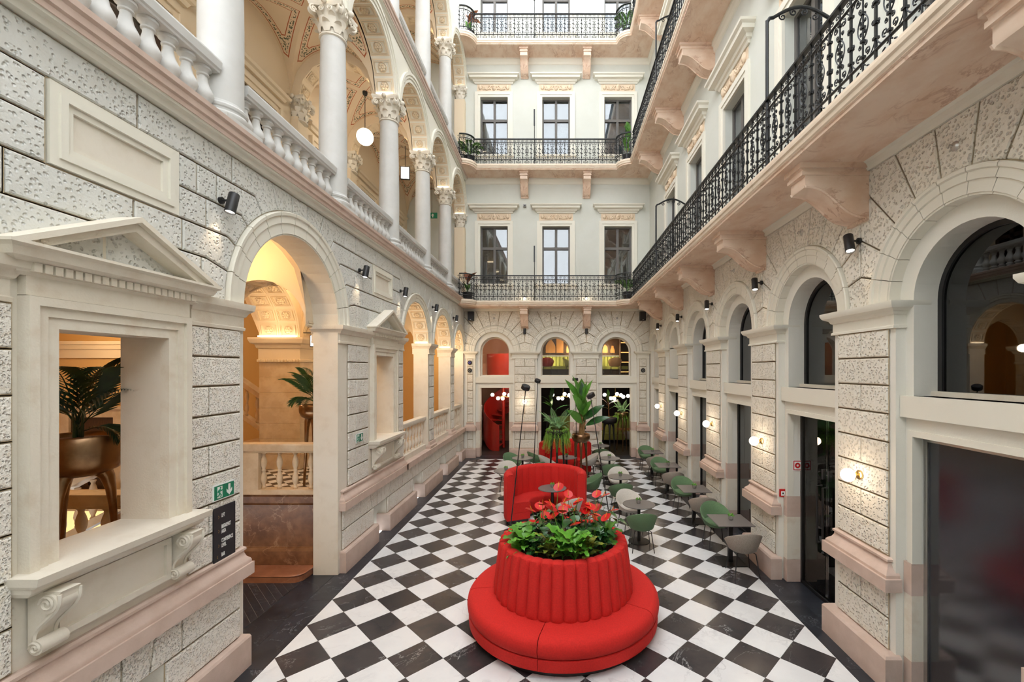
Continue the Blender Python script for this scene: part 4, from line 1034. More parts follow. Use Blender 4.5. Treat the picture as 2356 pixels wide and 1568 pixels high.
for c, r, R in ARC[1:]:
    for s in (-1, 1):
        if c+s*r < 17: led_strip(hv, (XL-.2, c+s*(r-.03), 4.165), (.34,.03,.014), 0)
    coffers(hv, ML, c, ZL, r, -.2, 9)
    o = led_strip(hv, (XL-.45, c, 3.9), (.05,.05,.01), 26)
for i, (x, y) in enumerate(((-7.9,7.0),(-6.8,3.4),(-4.9,8.6),(-6.9,13.5),(-5.0,6.2),(-8.6,9.0))):  # one ceiling strip is real, the others are added to warm the hall
    C = thing('strip_and_fill_light', 'warm tubular strip light, mostly added fill for the hall, %s of six' % ordn[i], 'lamp', (x,y,5.2 if i != 0 else 4.1), 0, 'hall strip lights')
    obj('tube', MB().box(-.22,.22,-.03,.03,0,.04), led, C); obj('bracket', MB().tube([(0,0,.04),(0,0,.5 if i else 1.55)], .01, 5), brass, C)
    point_light('strip_light', C, (0,0,-.1), (26,14,30,34,46,36)[i], (1,.68,.36), .2)
# screen panel hanging in the hall
S = thing('hanging_screen', 'small white screen hanging beside the hall pillar inside the big left arch', 'screen', (-4.75, 8.75, 3.98))
obj('screen_case', MB().box(-.16,.16,-.02,.02,-.12,.12), black, S); obj('screen_face', MB().box(-.145,.145,-.024,-.02,-.105,.105), ledw, S); obj('hanger', MB().tube([(-.3,0,.16),(.3,0,.16)], .01, 5), black, S)
# ================================================================== ROOMS BEHIND THE END WALL
mb = MB().box(-4.2,4.1,17.6,23.2,-.12,-.002)
struct('floor_bar', mb, dkfloor, 'dark timber floor of the bar behind the far doors', 'floor')
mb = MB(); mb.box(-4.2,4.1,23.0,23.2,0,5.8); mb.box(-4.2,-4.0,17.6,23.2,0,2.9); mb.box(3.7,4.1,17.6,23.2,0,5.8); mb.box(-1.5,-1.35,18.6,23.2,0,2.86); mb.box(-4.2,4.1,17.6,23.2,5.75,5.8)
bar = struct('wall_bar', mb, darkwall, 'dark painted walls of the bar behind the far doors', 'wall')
mb = MB(); mb.box(-1.35,4.1,17.62,23.2,2.86,3.16); mb.box(-4.2,-3.4,17.62,23.2,2.86,3.16); mb.box(-3.4,-1.35,20.4,23.2,2.86,3.16)
struct('floor_mezzanine', mb, wooddk, 'dark mezzanine floor across the far arches', 'floor')
mb = MB(); mb.box(-4.1,-1.3,21.2,21.3,0,5.78); mb.box(-4.15,-4.05,17.7,21.3,0,5.78); mb.box(-1.36,-1.26,17.7,21.3,3.1,5.78)
struct('wall_stair_room', mb, salmon, 'salmon plaster walls of the stair room behind the left far door', 'wall')
# mezzanine wall with bottle shaped panels
mb = MB().box(-1.25,3.7,19.9,20.0,3.16,5.75)
mz = struct('wall_mezzanine', mb, wooddk, 'dark slatted wood wall of the mezzanine behind the far arches', 'wall')
def bottle(x, hw, z0, z1, neck=.22):
    p = [(x-hw,z0),(x+hw,z0),(x+hw,z0+(z1-z0)*.35)]
    p += [(x+hw-(hw-.05)*(t/6)**1.5, z0+(z1-z0)*(.35+.4*t/6)) for t in range(1,7)]+[(x+.05,z1),(x-.05,z1)]
    p += [(x-hw+(hw-.05)*(t/6)**1.5, z0+(z1-z0)*(.35+.4*t/6)) for t in range(6,0,-1)]+[(x-hw,z0+(z1-z0)*.35)]
    return p
TY = lambda yy: (lambda u, z, d: (u, yy-d, z))
for x, hw, z1 in ((-.30,.22,4.95),(.12,.16,5.1),(.62,.2,4.9),(1.95,.33,4.85),(2.5,.1,4.5)):
    p = bottle(x, hw, 4.18, z1) if x != .12 else rect(x-hw,x+hw,4.18,5.2)
    obj('bottle_panel', MB().ext(p, TY(19.9), 0, .03), woodlt, mz)
o = obj('shelf_led', MB().box(-1.2,3.3,19.85,19.87,4.03,4.045), leddim, mz); point_light('led_light', o, (.6,19.6,4.35), 20, (1,.72,.4), .2); point_light('led_light', o, (2.2,19.5,4.35), 20, (1,.72,.4), .2); point_light('led_light', o, (1.0,19.3,3.8), 14, (1,.85,.5), .2); point_light('led_light', o, (2.4,19.2,3.8), 14, (1,.85,.5), .2); point_light('led_light', o, (-.3,19.3,3.8), 14, (1,.85,.5), .2)
obj('shelf', MB().box(-1.2,3.3,19.82,19.9,4.05,4.14), wooddk, mz)
Bq = thing('banquette', 'lime green channelled banquette on the mezzanine behind the far arches', 'sofa', (1.0,19.6,3.16))
for k in range(26): obj('back_channel', MB().loft([[(-2.2+k*.165+a,y,.42+.0*z) for a,y in ((0,.2),(.02,.12),(.0825,.09),(.145,.12),(.165,.2))]+[] for z in (0,)]+[[(-2.2+k*.165+a,y,.84) for a,y in ((0,.2),(.02,.12),(.0825,.09),(.145,.12),(.165,.2))]]), lime, Bq)
obj('seat', MB().box(-2.2,2.1,-.35,.2,.28,.42), lime, Bq); obj('base', MB().box(-2.2,2.1,-.28,.2,0,.28), wooddk, Bq)
# shelving on the right of the mezzanine
Sh = thing('lit_shelf', 'dark open shelf with glowing amber shelf edges behind the right far arch', 'shelf', (2.95,19.0,3.16))
obj('upright', MB().box(-.22,-.18,0,.4,0,2.4), wooddk, Sh); obj('back_panel', MB().box(-.2,.6,.38,.4,0,2.4), darkwall, Sh)
for k in range(5): obj('shelf_board', MB().box(-.2,.6,0,.38,.15+k*.42,.18+k*.42), wooddk, Sh); obj('shelf_edge_light', MB().box(-.2,.6,-.01,0,.15+k*.42,.18+k*.42), mk('amber_edge%d'%k,(1,.5,.2),.5,emit=(1,.42,.12),estr=1.6) if k == 0 else MATS['amber_edge0'], Sh)
# spiral stair
CXs, CYs = -2.36, 19.35
St = thing('spiral_stair', 'red lacquered spiral staircase behind the left far door', 'stairs', (CXs,CYs,0))
obj('newel', MB().tube([(0,0,0),(0,0,4.0)], .07, 14), redlac, St, 40)
def helix(r, a0, a1, z0, z1, hl, hu, n=30):
    mb = MB(); L = []
    for k in range(n+1):
        a = a0+(a1-a0)*k/n; z = z0+(z1-z0)*k/n
        lo, hi = max(.0, z-hl), z+hu
        L.append([(r*cos(a),r*sin(a),lo),((r+.02)*cos(a),(r+.02)*sin(a),lo),((r+.02)*cos(a),(r+.02)*sin(a),hi),(r*cos(a),r*sin(a),hi)])
    return mb.loft(L)
obj('outer_stringer', helix(.84, radians(-95), radians(-95-300), .1, 2.9, .35, .95), redlac, St, 40)
for k in range(14):
    a = radians(-95-k*21); b = a-radians(24); z = .2+k*.2
    obj('tread', MB().loft([[(.06*cos(t),.06*sin(t),zz) if False else (q*cos(t),q*sin(t),zz) for q,t in ((.06,a),(.83,a),(.83,(a+b)/2),(.83,b),(.06,b))] for zz in (z-.03,z)]), redlac, St)
Cu = obj('curved_screen', MB().arc(lambda u,z,d:(u,z,d), 0, 0, [(.88,3.16),(.92,3.16),(.92,4.12),(.88,4.12)], radians(185), radians(355), 20), redmat, St, 40, (.1, .6, 0))
obj('screen_base', MB().box(-1.1,-.85,-.3,.0,3.16,3.7), salmon, Cu)
point_light('stair_room_light', St, (.2,-1.1,5.0), 55, (1,.78,.6), .3); point_light('stair_foot_light', St, (.1,-.6,2.5), 3, (1,.7,.45), .2)
# vending machine
V = thing('vending_machine', 'tall vending machine at the left edge of the far left doorway', 'machine', (-3.64,19.3,0))
obj('cabinet', MB().box(-.4,.3,-.35,.35,0,1.85), white, V); obj('window_glow', MB().box(-.34,.12,-.36,-.35,.5,1.75), mk('vending_back',(.3,.5,.3),.5,emit=(.5,.8,.5),estr=.5), V)
for k in range(5):
    for q in range(3): obj('snack', MB().box(-.32+q*.15,-.2+q*.15,-.38,-.36,.6+k*.23,.74+k*.23), [signr,signg,gold,signw,lime][(k+q)%5], V)
obj('keypad', MB().box(.16,.26,-.37,-.35,1.0,1.4), black, V); obj('kick_plate', MB().box(-.4,.3,-.36,-.35,0,.35), grey, V)
# chandeliers
gl_me = mesh(MB().lathe([(.075*sin(pi*k/8)+.0004,-.075*cos(pi*k/8)) for k in range(9)], 12), 'globe', glowg, 180)
for i, x in enumerate((-2.28,.25,2.45)):
    C = thing('chandelier', 'brass chandelier of small glowing globes inside the %s far door' % names3[i], 'chandelier', (x,18.55,2.28), 0, 'globe chandeliers')
    obj('stem', MB().tube([(0,0,.05),(0,0,.57)], .008, 6), brass, C)
    for k, (a, b, c) in enumerate(((-.45,0,.08),(-.2,-.1,-.06),(-.03,.1,-.08),(.06,-.1,.12),(.25,.05,.06),(.33,-.05,.0),(.55,.1,.03))):
        link('globe', gl_me, C, (a,b,c))
        obj('arm', MB().tube([(a*t/5,b*t/5,c*(t/5)**2-.05*sin(pi*t/5)+.05*(1-t/5)) for t in range(6)], .006, 5), brass, C)
    point_light('globes_light', C, (0,-.2,-.1), 9, (1,.8,.58), .15)
# bar tables and chairs inside are built with the furniture below
# ================================================================== ROOMS BEHIND THE RIGHT WALL
mb = MB(); mb.box(4.08,8.0,1.6,17.5,-.12,-.002); struct('floor_right_room', mb, dkfloor, 'dark floor of the rooms behind the right wall', 'floor')
mb = MB(); mb.box(7.9,8.0,1.6,17.5,0,5.75); mb.box(4.0,8.0,1.5,1.6,0,5.75); mb.box(4.0,8.0,17.5,17.6,0,5.75); mb.box(4.08,8.0,1.6,17.5,2.85,3.05); mb.box(4.0,8.0,1.6,17.5,5.7,5.8)
rr = struct('wall_right_room', mb, roomb, 'dark walls of the rooms behind the right wall', 'wall')
Lr = thing('banquette', 'lime banquette glimpsed through the glass doors of the right wall', 'sofa', (7.3,6.5,0))
obj('seat', MB().box(-.6,.3,-2,2,.2,.45), lime, Lr)
for k in range(20): obj('back_channel', MB().loft([[(x,-2+k*.2+a,z) for x,a in ((.3,0),(.12,.02),(.08,.1),(.12,.18),(.3,.2))] for z in (.45,1.0)]), lime, Lr)
for i, y in enumerate((4.2,7.0,11.0)):  # added lamps, no known fixtures here, they brighten the room behind the glass
    C = thing('pendant_lamp', '%s added globe pendant brightening the room behind the right wall' % ordn[i], 'lamp', (6.0,y,2.3), 0, 'right room added lights')
    obj('cable', MB().tube([(0,0,0),(0,0,.55)], .006, 5), black, C); link('globe', gl_me, C); point_light('globe_light', C, (0,0,-.12), 28, (1,.75,.5), .1)
# glazing of the right bays
def glazed_door(M, uc, hw, hz, label, n, double=True, mat=glass, d=-.34, hand=True):
    WN[0] += 1
    D = tag(empty('door_%d' % n), label, 'door', None, 'structure')
    mb = MB()
    for a, b, z0, z1 in ((-hw,-hw+.045,0,hz),(hw-.045,hw,0,hz),(-hw,hw,hz-.04,hz),(-hw,hw,0,.05)): mb.ext(rect(uc+a,uc+b,z0,z1), M, d-.03, d+.03)
    obj('door_frame', mb, black, D)
    for s in ((-1,1) if double else (0,)):
        a, b = (uc-hw+.045, uc-.004) if s < 0 else (uc+.004, uc+hw-.045) if s > 0 else (uc-hw+.045, uc+hw-.045)
        G = obj('glass_leaf', MB().ext(rect(a,b,.05,hz-.04), M, d-.006, d+.006), mat, D)
        if hand and s:
            u = uc+s*.07; pts = [(u,.85),(u,.80),(u,1.75),(u,1.70)]
            p = [M(u,.85,d), M(u,.85,d+.06), M(u,.82,d+.08), M(u,1.72,d+.08), M(u,1.69,d+.06), M(u,1.69,d)]
            obj('pull_handle', MB().tube([M(u,.85,d+.01), M(u,.85,d+.085), M(u,1.69,d+.085), M(u,1.69,d+.01)], .016, 8), black, G)
            obj('hours_sticker', MB().ext(rect(u-.02,u+.02,1.78,1.93), M, d+.006, d+.008), signk, G)
    return D
def arch_glass(M, uc, r, z0, label, n, mat=glassd, d=-.40, frame=black):
    D = tag(empty('window_%d' % n), label, 'window', None, 'structure')
    arc = [(uc+(r+.01)*cos(pi*k/20), ZS+(r+.01)*sin(pi*k/20)) for k in range(21)]
    obj('pane', MB().ext([(uc+r,z0)]+arc+[(uc-r,z0)], M, d-.006, d+.006), mat, D)
    mb = MB().arc(M, uc, ZS, [(r-.05,d-.03),(r-.05,d+.03),(r+.01,d+.03),(r+.01,d-.03)], 0, pi, 20)
    mb.ext(rect(uc-r,uc-r+.05,z0,ZS), M, d-.03, d+.03); mb.ext(rect(uc+r-.05,uc+r,z0,ZS), M, d-.03, d+.03); mb.ext(rect(uc-r,uc+r,z0,z0+.05), M, d-.03, d+.03)
    obj('window_frame', mb, frame, D)
    obj('inner_sill', MB().ext(rect(uc-r,uc+r,z0-.03,z0+.05), M, -.38, -.30), limest, D)
for i, uc in enumerate(RB):
    n = 40+i; r = .45 if i == 5 else RW
    if i < 4: arch_glass(MR, uc, r, 3.13, '%s dark arched window in the right wall counting from the camera' % ordn[i], n)
    else:
        N = tag(empty('window_%d' % n), '%s blind cream arched niche in the right wall near the far corner' % ('first','second')[i-4], 'niche', None, 'structure')
        arc = [(uc+r*cos(pi*k/20), ZS+r*sin(pi*k/20)) for k in range(21)]; obj('niche_back', MB().ext([(uc+r,3.13)]+arc+[(uc-r,3.13)], MR, -.47, -.40), cream, N)
    if i == 0:
        D = tag(empty('door_2'), 'black woven screen in a steel frame filling the nearest right doorway', 'door', None, 'structure')
        obj('screen', MB().ext(rect(uc-r,uc+r,0,2.71), MR, -.26, -.24), mesh_dk, D)
        mb = MB()
        for a, b, z0, z1 in ((-r,-r+.05,0,2.71),(r-.05,r,0,2.71),(-r+.05,r-.05,2.66,2.71)): mb.ext(rect(uc+a,uc+b,z0,z1), MR, -.27, -.22)
        obj('steel_frame', mb, steel, D)
    else: glazed_door(MR, uc, r, 2.71, ('','double glass door with long black handles in the second right bay','third glass door of the right wall','fourth glass door of the right wall','fifth glass door of the right wall','narrow glass door of the right wall by the far corner')[i], 2+i, i < 5, glass if i == 1 else glassd, hand=(i == 1))
# frames and glazing of the end arches
for i, uc in enumerate(EB):
    arch_glass(ME, uc, EW, 3.16, '%s arched mezzanine window of the far wall' % names3[i], 46+i, glasse, -.40, limest)
# ================================================================== SMALL WALL FIXTURES
def sconce(loc, rz, label, power=4.0):
    S = thing('globe_sconce', label, 'lamp', loc, rz, 'globe wall sconces')        # local -y leads away from the wall
    obj('backplate', MB().lathe([(.001,0),(.055,0),(.055,.018),(.045,.024),(.001,.024)], 18), brass, S, 40, None, (pi/2,0,0))
    obj('arm', MB().tube([(0,-.02,0),(0,-.06,0)], .016, 8), brass, S); obj('cup', MB().tube([(0,-.06,-.05),(0,-.06,.03)], .014, 8), brass, S)
    obj('globe', MB().lathe([(.078*sin(pi*k/12)+.0004,-.078*cos(pi*k/12)) for k in range(13)], 18), glow, S, 180, (0,-.145,0))
    point_light('globe_light', S, (0,-.26,0), power, (1,.72,.45), .07)
for i, y in enumerate(RP[1:]): sconce((XR-.012, y+.0, 2.16), -pi/2, 'glowing globe sconce on the %s right pier from the camera' % ordn[i])
sconce((EP[0], YE-.012, 2.17), 0, 'glowing globe sconce on the far pier beside the left far door')
for i, x in enumerate((EP[0], EP[1])):
    S = thing('wall_lamp', 'small warm lamp on the far wall behind the first balcony railing, %s of two' % ('left','right')[i], 'lamp', (x, YE, 6.15)); obj('cap', MB().lathe([(.05,.06),(.05,.10),(.01,.13)], 12, (0,-.08,0)), black, S); obj('bulb', MB().lathe([(.04*sin(pi*k/8)+.0004,-.05*cos(pi*k/8)) for k in range(9)], 10, (0,-.08,.03)), glow, S, 180); obj('bracket', MB().box(-.015,.015,-.08,0,.06,.09), black, S); point_light('bulb_light', S, (0,-.2,0), 1.5, (1,.75,.5), .05)
def spotlight(loc, rz, label, tilt=.35, power=5):
    S = thing('wall_spotlight', label, 'lamp', loc, rz, 'black wall spotlights')
    obj('mount', MB().lathe([(.001,0),(.035,0),(.035,.03),(.001,.03)], 14), black, S, 40, None, (pi/2,0,0)); obj('arm', MB().tube([(0,-.03,0),(0,-.10,0)], .012, 8), black, S)
    B = obj('lamp_body', MB().lathe([(.001,.11),(.048,.11),(.052,.105),(.052,-.11),(.046,-.11),(.044,-.09)], 18), black, S, 40, (0,-.13,-.03), (tilt*.3, tilt, 0))
    obj('lens', MB().lathe([(.044,-.095),(.001,-.09)], 14), glow, B); point_light('beam', B, (0,.02,-.13), power, (1,.74,.48), .03, 'SPOT', (.16,0,0), (radians(52), .8))
for i, (y, z) in enumerate(((4.72,5.22),(8.02,5.22),(10.12,5.22),(12.72,5.22),(15.27,5.22))): spotlight((XL+.012,y,z), pi/2, '%s black spotlight on the left wall from the camera' % ordn[i], .22, 7)
for i, y in enumerate(RP[1:]): spotlight((XR-.012,y,4.93), -pi/2, '%s black spotlight on the right wall from the camera' % ordn[i], -.35, 3.5)
for i, x in enumerate(EP): spotlight((x,YE-.012,4.93), 0, 'black spotlight on the far wall under the %s corbel' % ('left','right')[i], 0, .8)
for i, x in enumerate((-3.33,3.30)):
    S = thing('loudspeaker', 'black box loudspeaker high in the %s far corner' % ('left','right')[i], 'speaker', (x,YE,5.48), 0, 'corner loudspeakers')
    obj('cabinet', MB().box(-.11,.11,-.24,-.04,-.17,.17), black, S); obj('grille', MB().box(-.10,.10,-.245,-.24,-.16,.16), signk, S); obj('bracket', MB().box(-.03,.03,-.04,0,-.04,.04), black, S); obj('badge', MB().box(-.02,.02,-.248,-.244,-.14,-.12), signw, S)
for i, (x, z) in enumerate(((-3.40,3.69),(-3.40,3.39),(3.34,3.39))):
    S = thing('round_detector', ('upper round black alarm disc with blue light in the left far corner','lower round black alarm disc in the left far corner','round black alarm disc in the right far corner')[i], 'alarm', (x,YE-.012,z), 0, 'corner alarm discs')
    obj('disc', MB().lathe([(.001,0),(.085,0),(.085,.03),(.07,.045),(.001,.05)], 18), black, S, 40, None, (pi/2,0,0)); obj('light_ring', MB().lathe([(.035,.05),(.04,.056),(.03,.056)], 14, cap=False), mk('blue_lamp',(.1,.1,.9),.3) if i == 0 else grey, S, 40, None, (pi/2,0,0))
for i, (M_, uc, rz) in enumerate([(ME,u,0) for u in EB]+[(MR,RB[k],-pi/2) for k in (0,1,2)]):
    S = thing('ceiling_hook_rosette', 'small metal eyelet set over the %s arch' % (('left far','middle far','right far','nearest right','second right','third right')[i]), 'eyelet', M_(uc,5.42,.012), rz, 'wall eyelets')
    obj('rosette_plate', MB().lathe([(.001,0),(.045,0),(.03,.015),(.001,.02)], 12), steel, S, 40, None, (pi/2,0,0)); obj('hook', MB().tube([(0,-.02,0),(0,-.05,.01),(0,-.06,-.02)], .008, 5), steel, S)
def text(body, size, parent, loc, rot, mat, name='lettering', align='LEFT', sx=1.0):
    c = bpy.data.curves.new(name, 'FONT'); c.body = body; c.size = size; c.align_x = align; c.extrude = .0008; c.space_line = .95; c.offset = .0016; c.resolution_u = 3
    o = link(name+'_c', c); bpy.context.view_layer.update()
    me = bpy.data.meshes.new_from_object(o); bpy.data.objects.remove(o); me.materials.clear(); me.materials.append(mat)
    return link(name, me, parent, loc, rot, (sx,1,1))
def exit_sign(loc, rz, label, w_=.30, h_=.17):
    S = thing('exit_sign', label, 'sign', loc, rz, 'emergency exit signs'); T = lambda u, z, d: (u, -d, z)
    obj('plate', MB().box(-w_/2,w_/2,-.012,0,-h_/2,h_/2), signw, S); obj('green_field', MB().box(-w_/2+.012,w_/2-.012,-.015,-.012,-h_/2+.012,h_/2-.012), signg, S)
    a = w_; dr = MB().ext([(-.10,-.06),(-.03,-.06),(-.03,.06),(-.10,.06)], T, .015, .0165); obj('door_symbol', dr, signw, S)
    rn = MB().lathe([(.001,-.001),(.011,0),(.001,.001)], 10, (0,0,0)); rn.v = [(x-.058, -.0175-z*.3, y+.045) for x,y,z in rn.v]
    for pts in ([(-.066,.03),(-.072,-.012)],[(-.072,-.012),(-.05,-.03),(-.058,-.055)],[(-.072,-.012),(-.086,-.035),(-.11,-.036)],[(-.066,.028),(-.045,.012),(-.034,.02)],[(-.066,.028),(-.088,.018),(-.095,-.002)]):
        rn.tube([(u,-.018,z) for u,z in pts], .0065, 5)
    obj('running_figure', rn, signg, S)
    obj('down_arrow', MB().ext([(.055,.06),(.085,.06),(.085,.0),(.085,-.015),(.11,.012),(.11,-.022),(.07,-.062),(.03,-.022),(.03,.012),(.055,-.015)], T, .015, .0165), signw, S)
exit_sign((XL+.018,4.755,2.10), pi/2, 'green emergency exit sign with running figure on the nearest left pier')
exit_sign((XL+.018,8.02,2.17), pi/2, 'smaller looking green exit sign beside the far pedimented window', .28, .165)
# directory board
S = thing('directory_board', 'black directory board listing lift, breakfast area, conference level and bar', 'sign', (XL+.018,4.765,1.63), pi/2)
obj('board', MB().box(-.155,.155,-.012,0,-.30,.31), signk, S)
for tx, z in (('LIFT',.195),('BREAKFAST\nAREA',.075),('CONFERENCE\nLEVEL',-.075),('BAR',-.225)):
    text(tx, .056, S, (-.05,-.0125,z), (pi/2,0,0), signw, 'lettering', 'LEFT', .47)
for z, s in ((.205,1),(.055,1),(-.10,1),(-.215,-1)):
    obj('arrow_mark', MB().ext([(-.095*1,z+.016),(-.095+s*.012,z),(-.095,z-.016),(-.095+s*.006,z-.016),(-.095+s*.018,z),(-.095+s*.006,z+.016)], lambda u,zz,d:(u,-d,zz), .012, .013), gold, S)
# fire point sign and call point by the second right door
S = thing('fire_hose_sign', 'square red and white ring sign on the jamb of the second right door', 'sign', (3.86,7.264-.0,1.87)); 
S.location = (3.86, RB[1]+RW-.003, 1.87)
obj('plate', MB().box(-.075,.075,-.006,0,-.085,.085), signw, S); obj('red_frame', MB().box(-.065,.065,-.008,-.006,-.075,.075), signr, S); obj('white_field', MB().box(-.052,.052,-.0095,-.008,-.062,.062), signw, S)
rg = MB().lathe([(.018,0),(.018,.002),(.044,.002),(.044,0)], 24, cap=False); rg.v = [(x,-.0095-z,y) for x,y,z in rg.v]; obj('red_ring', rg, signr, S)
S = thing('call_point', 'small red fire alarm call point on the second right pier', 'alarm', (XR+.075, RP[2]-HW-.06, 1.40)); obj('box', MB().box(-.05,.05,-.05,0,-.06,.06), signr, S); obj('white_window', MB().box(-.03,.03,-.053,-.05,-.04,.03), signw, S); obj('button', MB().box(-.012,.012,-.056,-.053,-.015,.01), black, S)
# small camera box on the end wall between the first storey windows
S = thing('motion_sensor', 'small grey sensor box on the far wall left of the middle first storey window', 'sensor', (-1.26,YE,9.78)); obj('box', MB().box(-.06,.06,-.09,0,-.05,.05), grey, S); obj('lens', MB().box(-.035,.035,-.10,-.09,-.03,.01), black, S)
# thin iron rods rising above the balcony railings, gate hoops over the right railing
for i, (z, lv) in enumerate(((ZF1+.17,'first'),(ZF2+.19,'second'),(ZF3+.19,'third'))):
    S = thing('iron_rod', 'thin black upright rod above the far balcony railing, %s level' % lv, 'rod', (-.85,16.36,z), 0, 'railing rods'); obj('rod', MB().tube([(0,0,0),(0,0,2.05)], [.018,.012], 6), iron, S); obj('tip', MB().box(-.025,.025,-.02,.02,1.45,2.05), iron, S)
for i, (y, z, lv) in enumerate(((5.72,ZF1+.17,'first level, nearest'),(12.15,ZF1+.17,'first level, farther'),(12.15,ZF2+.19,'second level'))):
    S = thing('iron_gate_hoop', 'black iron hoop from the right balcony railing to the wall, %s' % lv, 'gate', (2.73,y,z), 0, 'railing hoops')
    obj('post', MB().tube([(0,0,0),(0,0,1.97)], .022, 8), iron, S)
    obj('hoop', MB().tube([(0,0,1.95),(.03,0,2.0),(.08,0,2.01)]+[(.08+.72*t/8,0,2.01+.14*sin(pi*t/8)) for t in range(1,8)]+[(.80,0,2.01),(.88,0,2.0)], .022, 8), iron, S)
    for s, cx in ((1,.2),(-1,.62)):
        for c0, z0 in ((cx,2.02),(.41-s*.07,2.08)):
            sp = spiral((c0,z0), .05, .012, pi/2, s*1.3, 12); obj('scroll', MB().tube([(a,0,b) for a,b in sp], .009, 5), iron, S)
# ================================================================== RED ROUND SETTEE
OC = (.08, 6.05)
O = thing('round_settee', 'large round red settee with channelled planter back in the foreground', 'sofa', (*OC, 0))
obj('toe_kick', MB().lathe([(1.17,0),(1.17,.10),(1.0,.10)], 64), mk('black_grille_metal', (.02,.02,.022), .5, bump=.6, bscale=160, bdist=.004), O, 40)
def seat_seg(a0, a1, prof, n=16):
    return MB().loft([[(r*cos(a0+(a1-a0)*i/n), r*sin(a0+(a1-a0)*i/n), z) for r, z in prof] for i in range(n+1)])
sp = [(.80,.23),(1.24,.23),(1.265,.245),(1.285,.29),(1.29,.34),(1.28,.39),(1.25,.43),(1.20,.45),(1.0,.455),(.80,.455)]
sq = [(.80,.09),(1.25,.09),(1.268,.10),(1.272,.15),(1.268,.222),(1.25,.226),(.80,.226)]
for k in range(5):
    a0 = radians(-90-13.5+72*k); a1 = a0+radians(72)
    obj('seat_cushion', seat_seg(a0+.004, a1-.004, sp), redf, O, 50); obj('seat_base', seat_seg(a0+.003, a1-.003, sq), redf, O, 50)
def channel_mesh(rb, rt, zb, zt, ang, bulge=.05, inner=.12, mat=redf, name='back_channel'):
    """one stuffed vertical channel, outward facing, centred on +x"""
    m = 7; loops = []
    prof = [(0,zb,.6),(.03,zb+.02,.9),(.1,zb+.07,1),(.5,(zb+zt)/2,1),(.92,zt-.05,1),(.985,zt-.012,.8)]
    def sec(r, z, k, inn): return [((r+bulge*k*sin(pi*i/m)**.42)*cos(-ang/2+ang*i/m), (r+bulge*k*sin(pi*i/m)**.42)*sin(-ang/2+ang*i/m), z+(0.02*k*sin(pi*i/m)**.42 if z > zt-.02 else 0)) for i in range(m+1)]
    for t, z, k in prof: loops.append(sec(rb+(rt-rb)*t, z, k, 0))
    loops.append([((rt-.03)*cos(-ang/2+ang*i/m), (rt-.03)*sin(-ang/2+ang*i/m), zt+.018*sin(pi*i/m)**.42) for i in range(m+1)])
    loops.append([((rt-inner+.03)*cos(-ang/2+ang*i/m), (rt-inner+.03)*sin(-ang/2+ang*i/m), zt+.010*sin(pi*i/m)**.42) for i in range(m+1)])
    loops.append([((rt-inner)*cos(-ang/2+ang*i/m), (rt-inner)*sin(-ang/2+ang*i/m), zt-.03) for i in range(m+1)])
    loops.append([((rt-inner)*cos(-ang/2+ang*i/m), (rt-inner)*sin(-ang/2+ang*i/m), zb) for i in range(m+1)])
    return mesh(MB().loft(loops, False, False, False), name, mat, 60, fix=True)
NCH = 36; CHM = channel_mesh(.905, .82, .45, 1.10, 2*pi/NCH)
for k in range(NCH): link('back_channel', CHM, O, (0,0,0), (0,0,2*pi*(k+.5)/NCH-pi/2))
obj('planter_liner', MB().lathe([(.73,1.08),(.71,1.09),(.69,1.07),(.68,.95),(.001,.95)], 40, cap=False), black, O, 40); obj('planter_soil', MB().lathe([(.69,.99),(.5,1.01),(.001,1.03)], 30, cap=False), soil, O, 60)
# ================================================================== CURVED RED SOFAS
def curved_sofa(label, c, a0, a1, r=.92, zt=1.10, nch=16):
    S = thing('curved_sofa', label, 'sofa', (*c, 0), 0, 'curved red sofas'); n = 22
    def seg(prof, A, B, n=n): return MB().loft([[(q*cos(A+(B-A)*i/n), q*sin(A+(B-A)*i/n), z) for q, z in prof] for i in range(n+1)])
    obj('plinth', seg([(.42,0),(r-.06,0),(r-.06,.08),(.42,.08)], a0, a1), black, S)
    for k in range(2):
        A, B = a0+(a1-a0)*k/2+.003, a0+(a1-a0)*(k+1)/2-.003
        obj('seat_cushion', seg([(.36,.24),(.35,.30),(.355,.42),(.39,.455),(.5,.46),(r-.17,.46),(r-.17,.24)], A, B), redf, S, 50)
        obj('seat_base', seg([(.37,.08),(.37,.235),(r-.15,.235),(r-.15,.08)], A, B), redf, S, 50)
    da = (a1-a0)/nch; m = 6
    # one channel: outer and inner bulging faces
    prof = []
    loops = []
    def sec(f): return [f(i/m) for i in range(m+1)]
    b = lambda t: sin(pi*t)**.6
    for q, z, k, s in ((r-.02,.08,.3,1),(r,.12,1,1),(r,.55,1,1),(r,zt-.05,1,1),(r-.03,zt-.005,.7,1),(r-.08,zt+.005,.3,0),(r-.14,zt-.01,.7,-1),(r-.165,zt-.06,1,-1),(r-.165,.75,1,-1),(r-.165,.44,1,-1)):
        loops.append(sec(lambda t: ((q+s*.022*k*b(t))*cos(-da/2+da*t), (q+s*.022*k*b(t))*sin(-da/2+da*t), z)))
    cm = mesh(MB().loft(loops, False, False, False), 'back_channel', redf, 60)
    for k in range(nch): link('back_channel', cm, S, (0,0,0), (0,0,a0+(k+.5)*da))
    for A in (a0, a1):
        e = MB().loft([[((q)*cos(A+dd), (q)*sin(A+dd), z) for q, z in ((r,.09),(r+.01,.5),(r,zt-.04),(r-.04,zt),(r-.12,zt),(r-.165,zt-.05),(r-.17,.09))] for dd in ((-.03,.012) if A == a0 else (-.012,.03))]); obj('arm_end', e, redf, S, 50)
    return S
curved_sofa('semicircular red channelled sofa in the middle of the courtyard', (-.27, 10.02), radians(-14), radians(205))
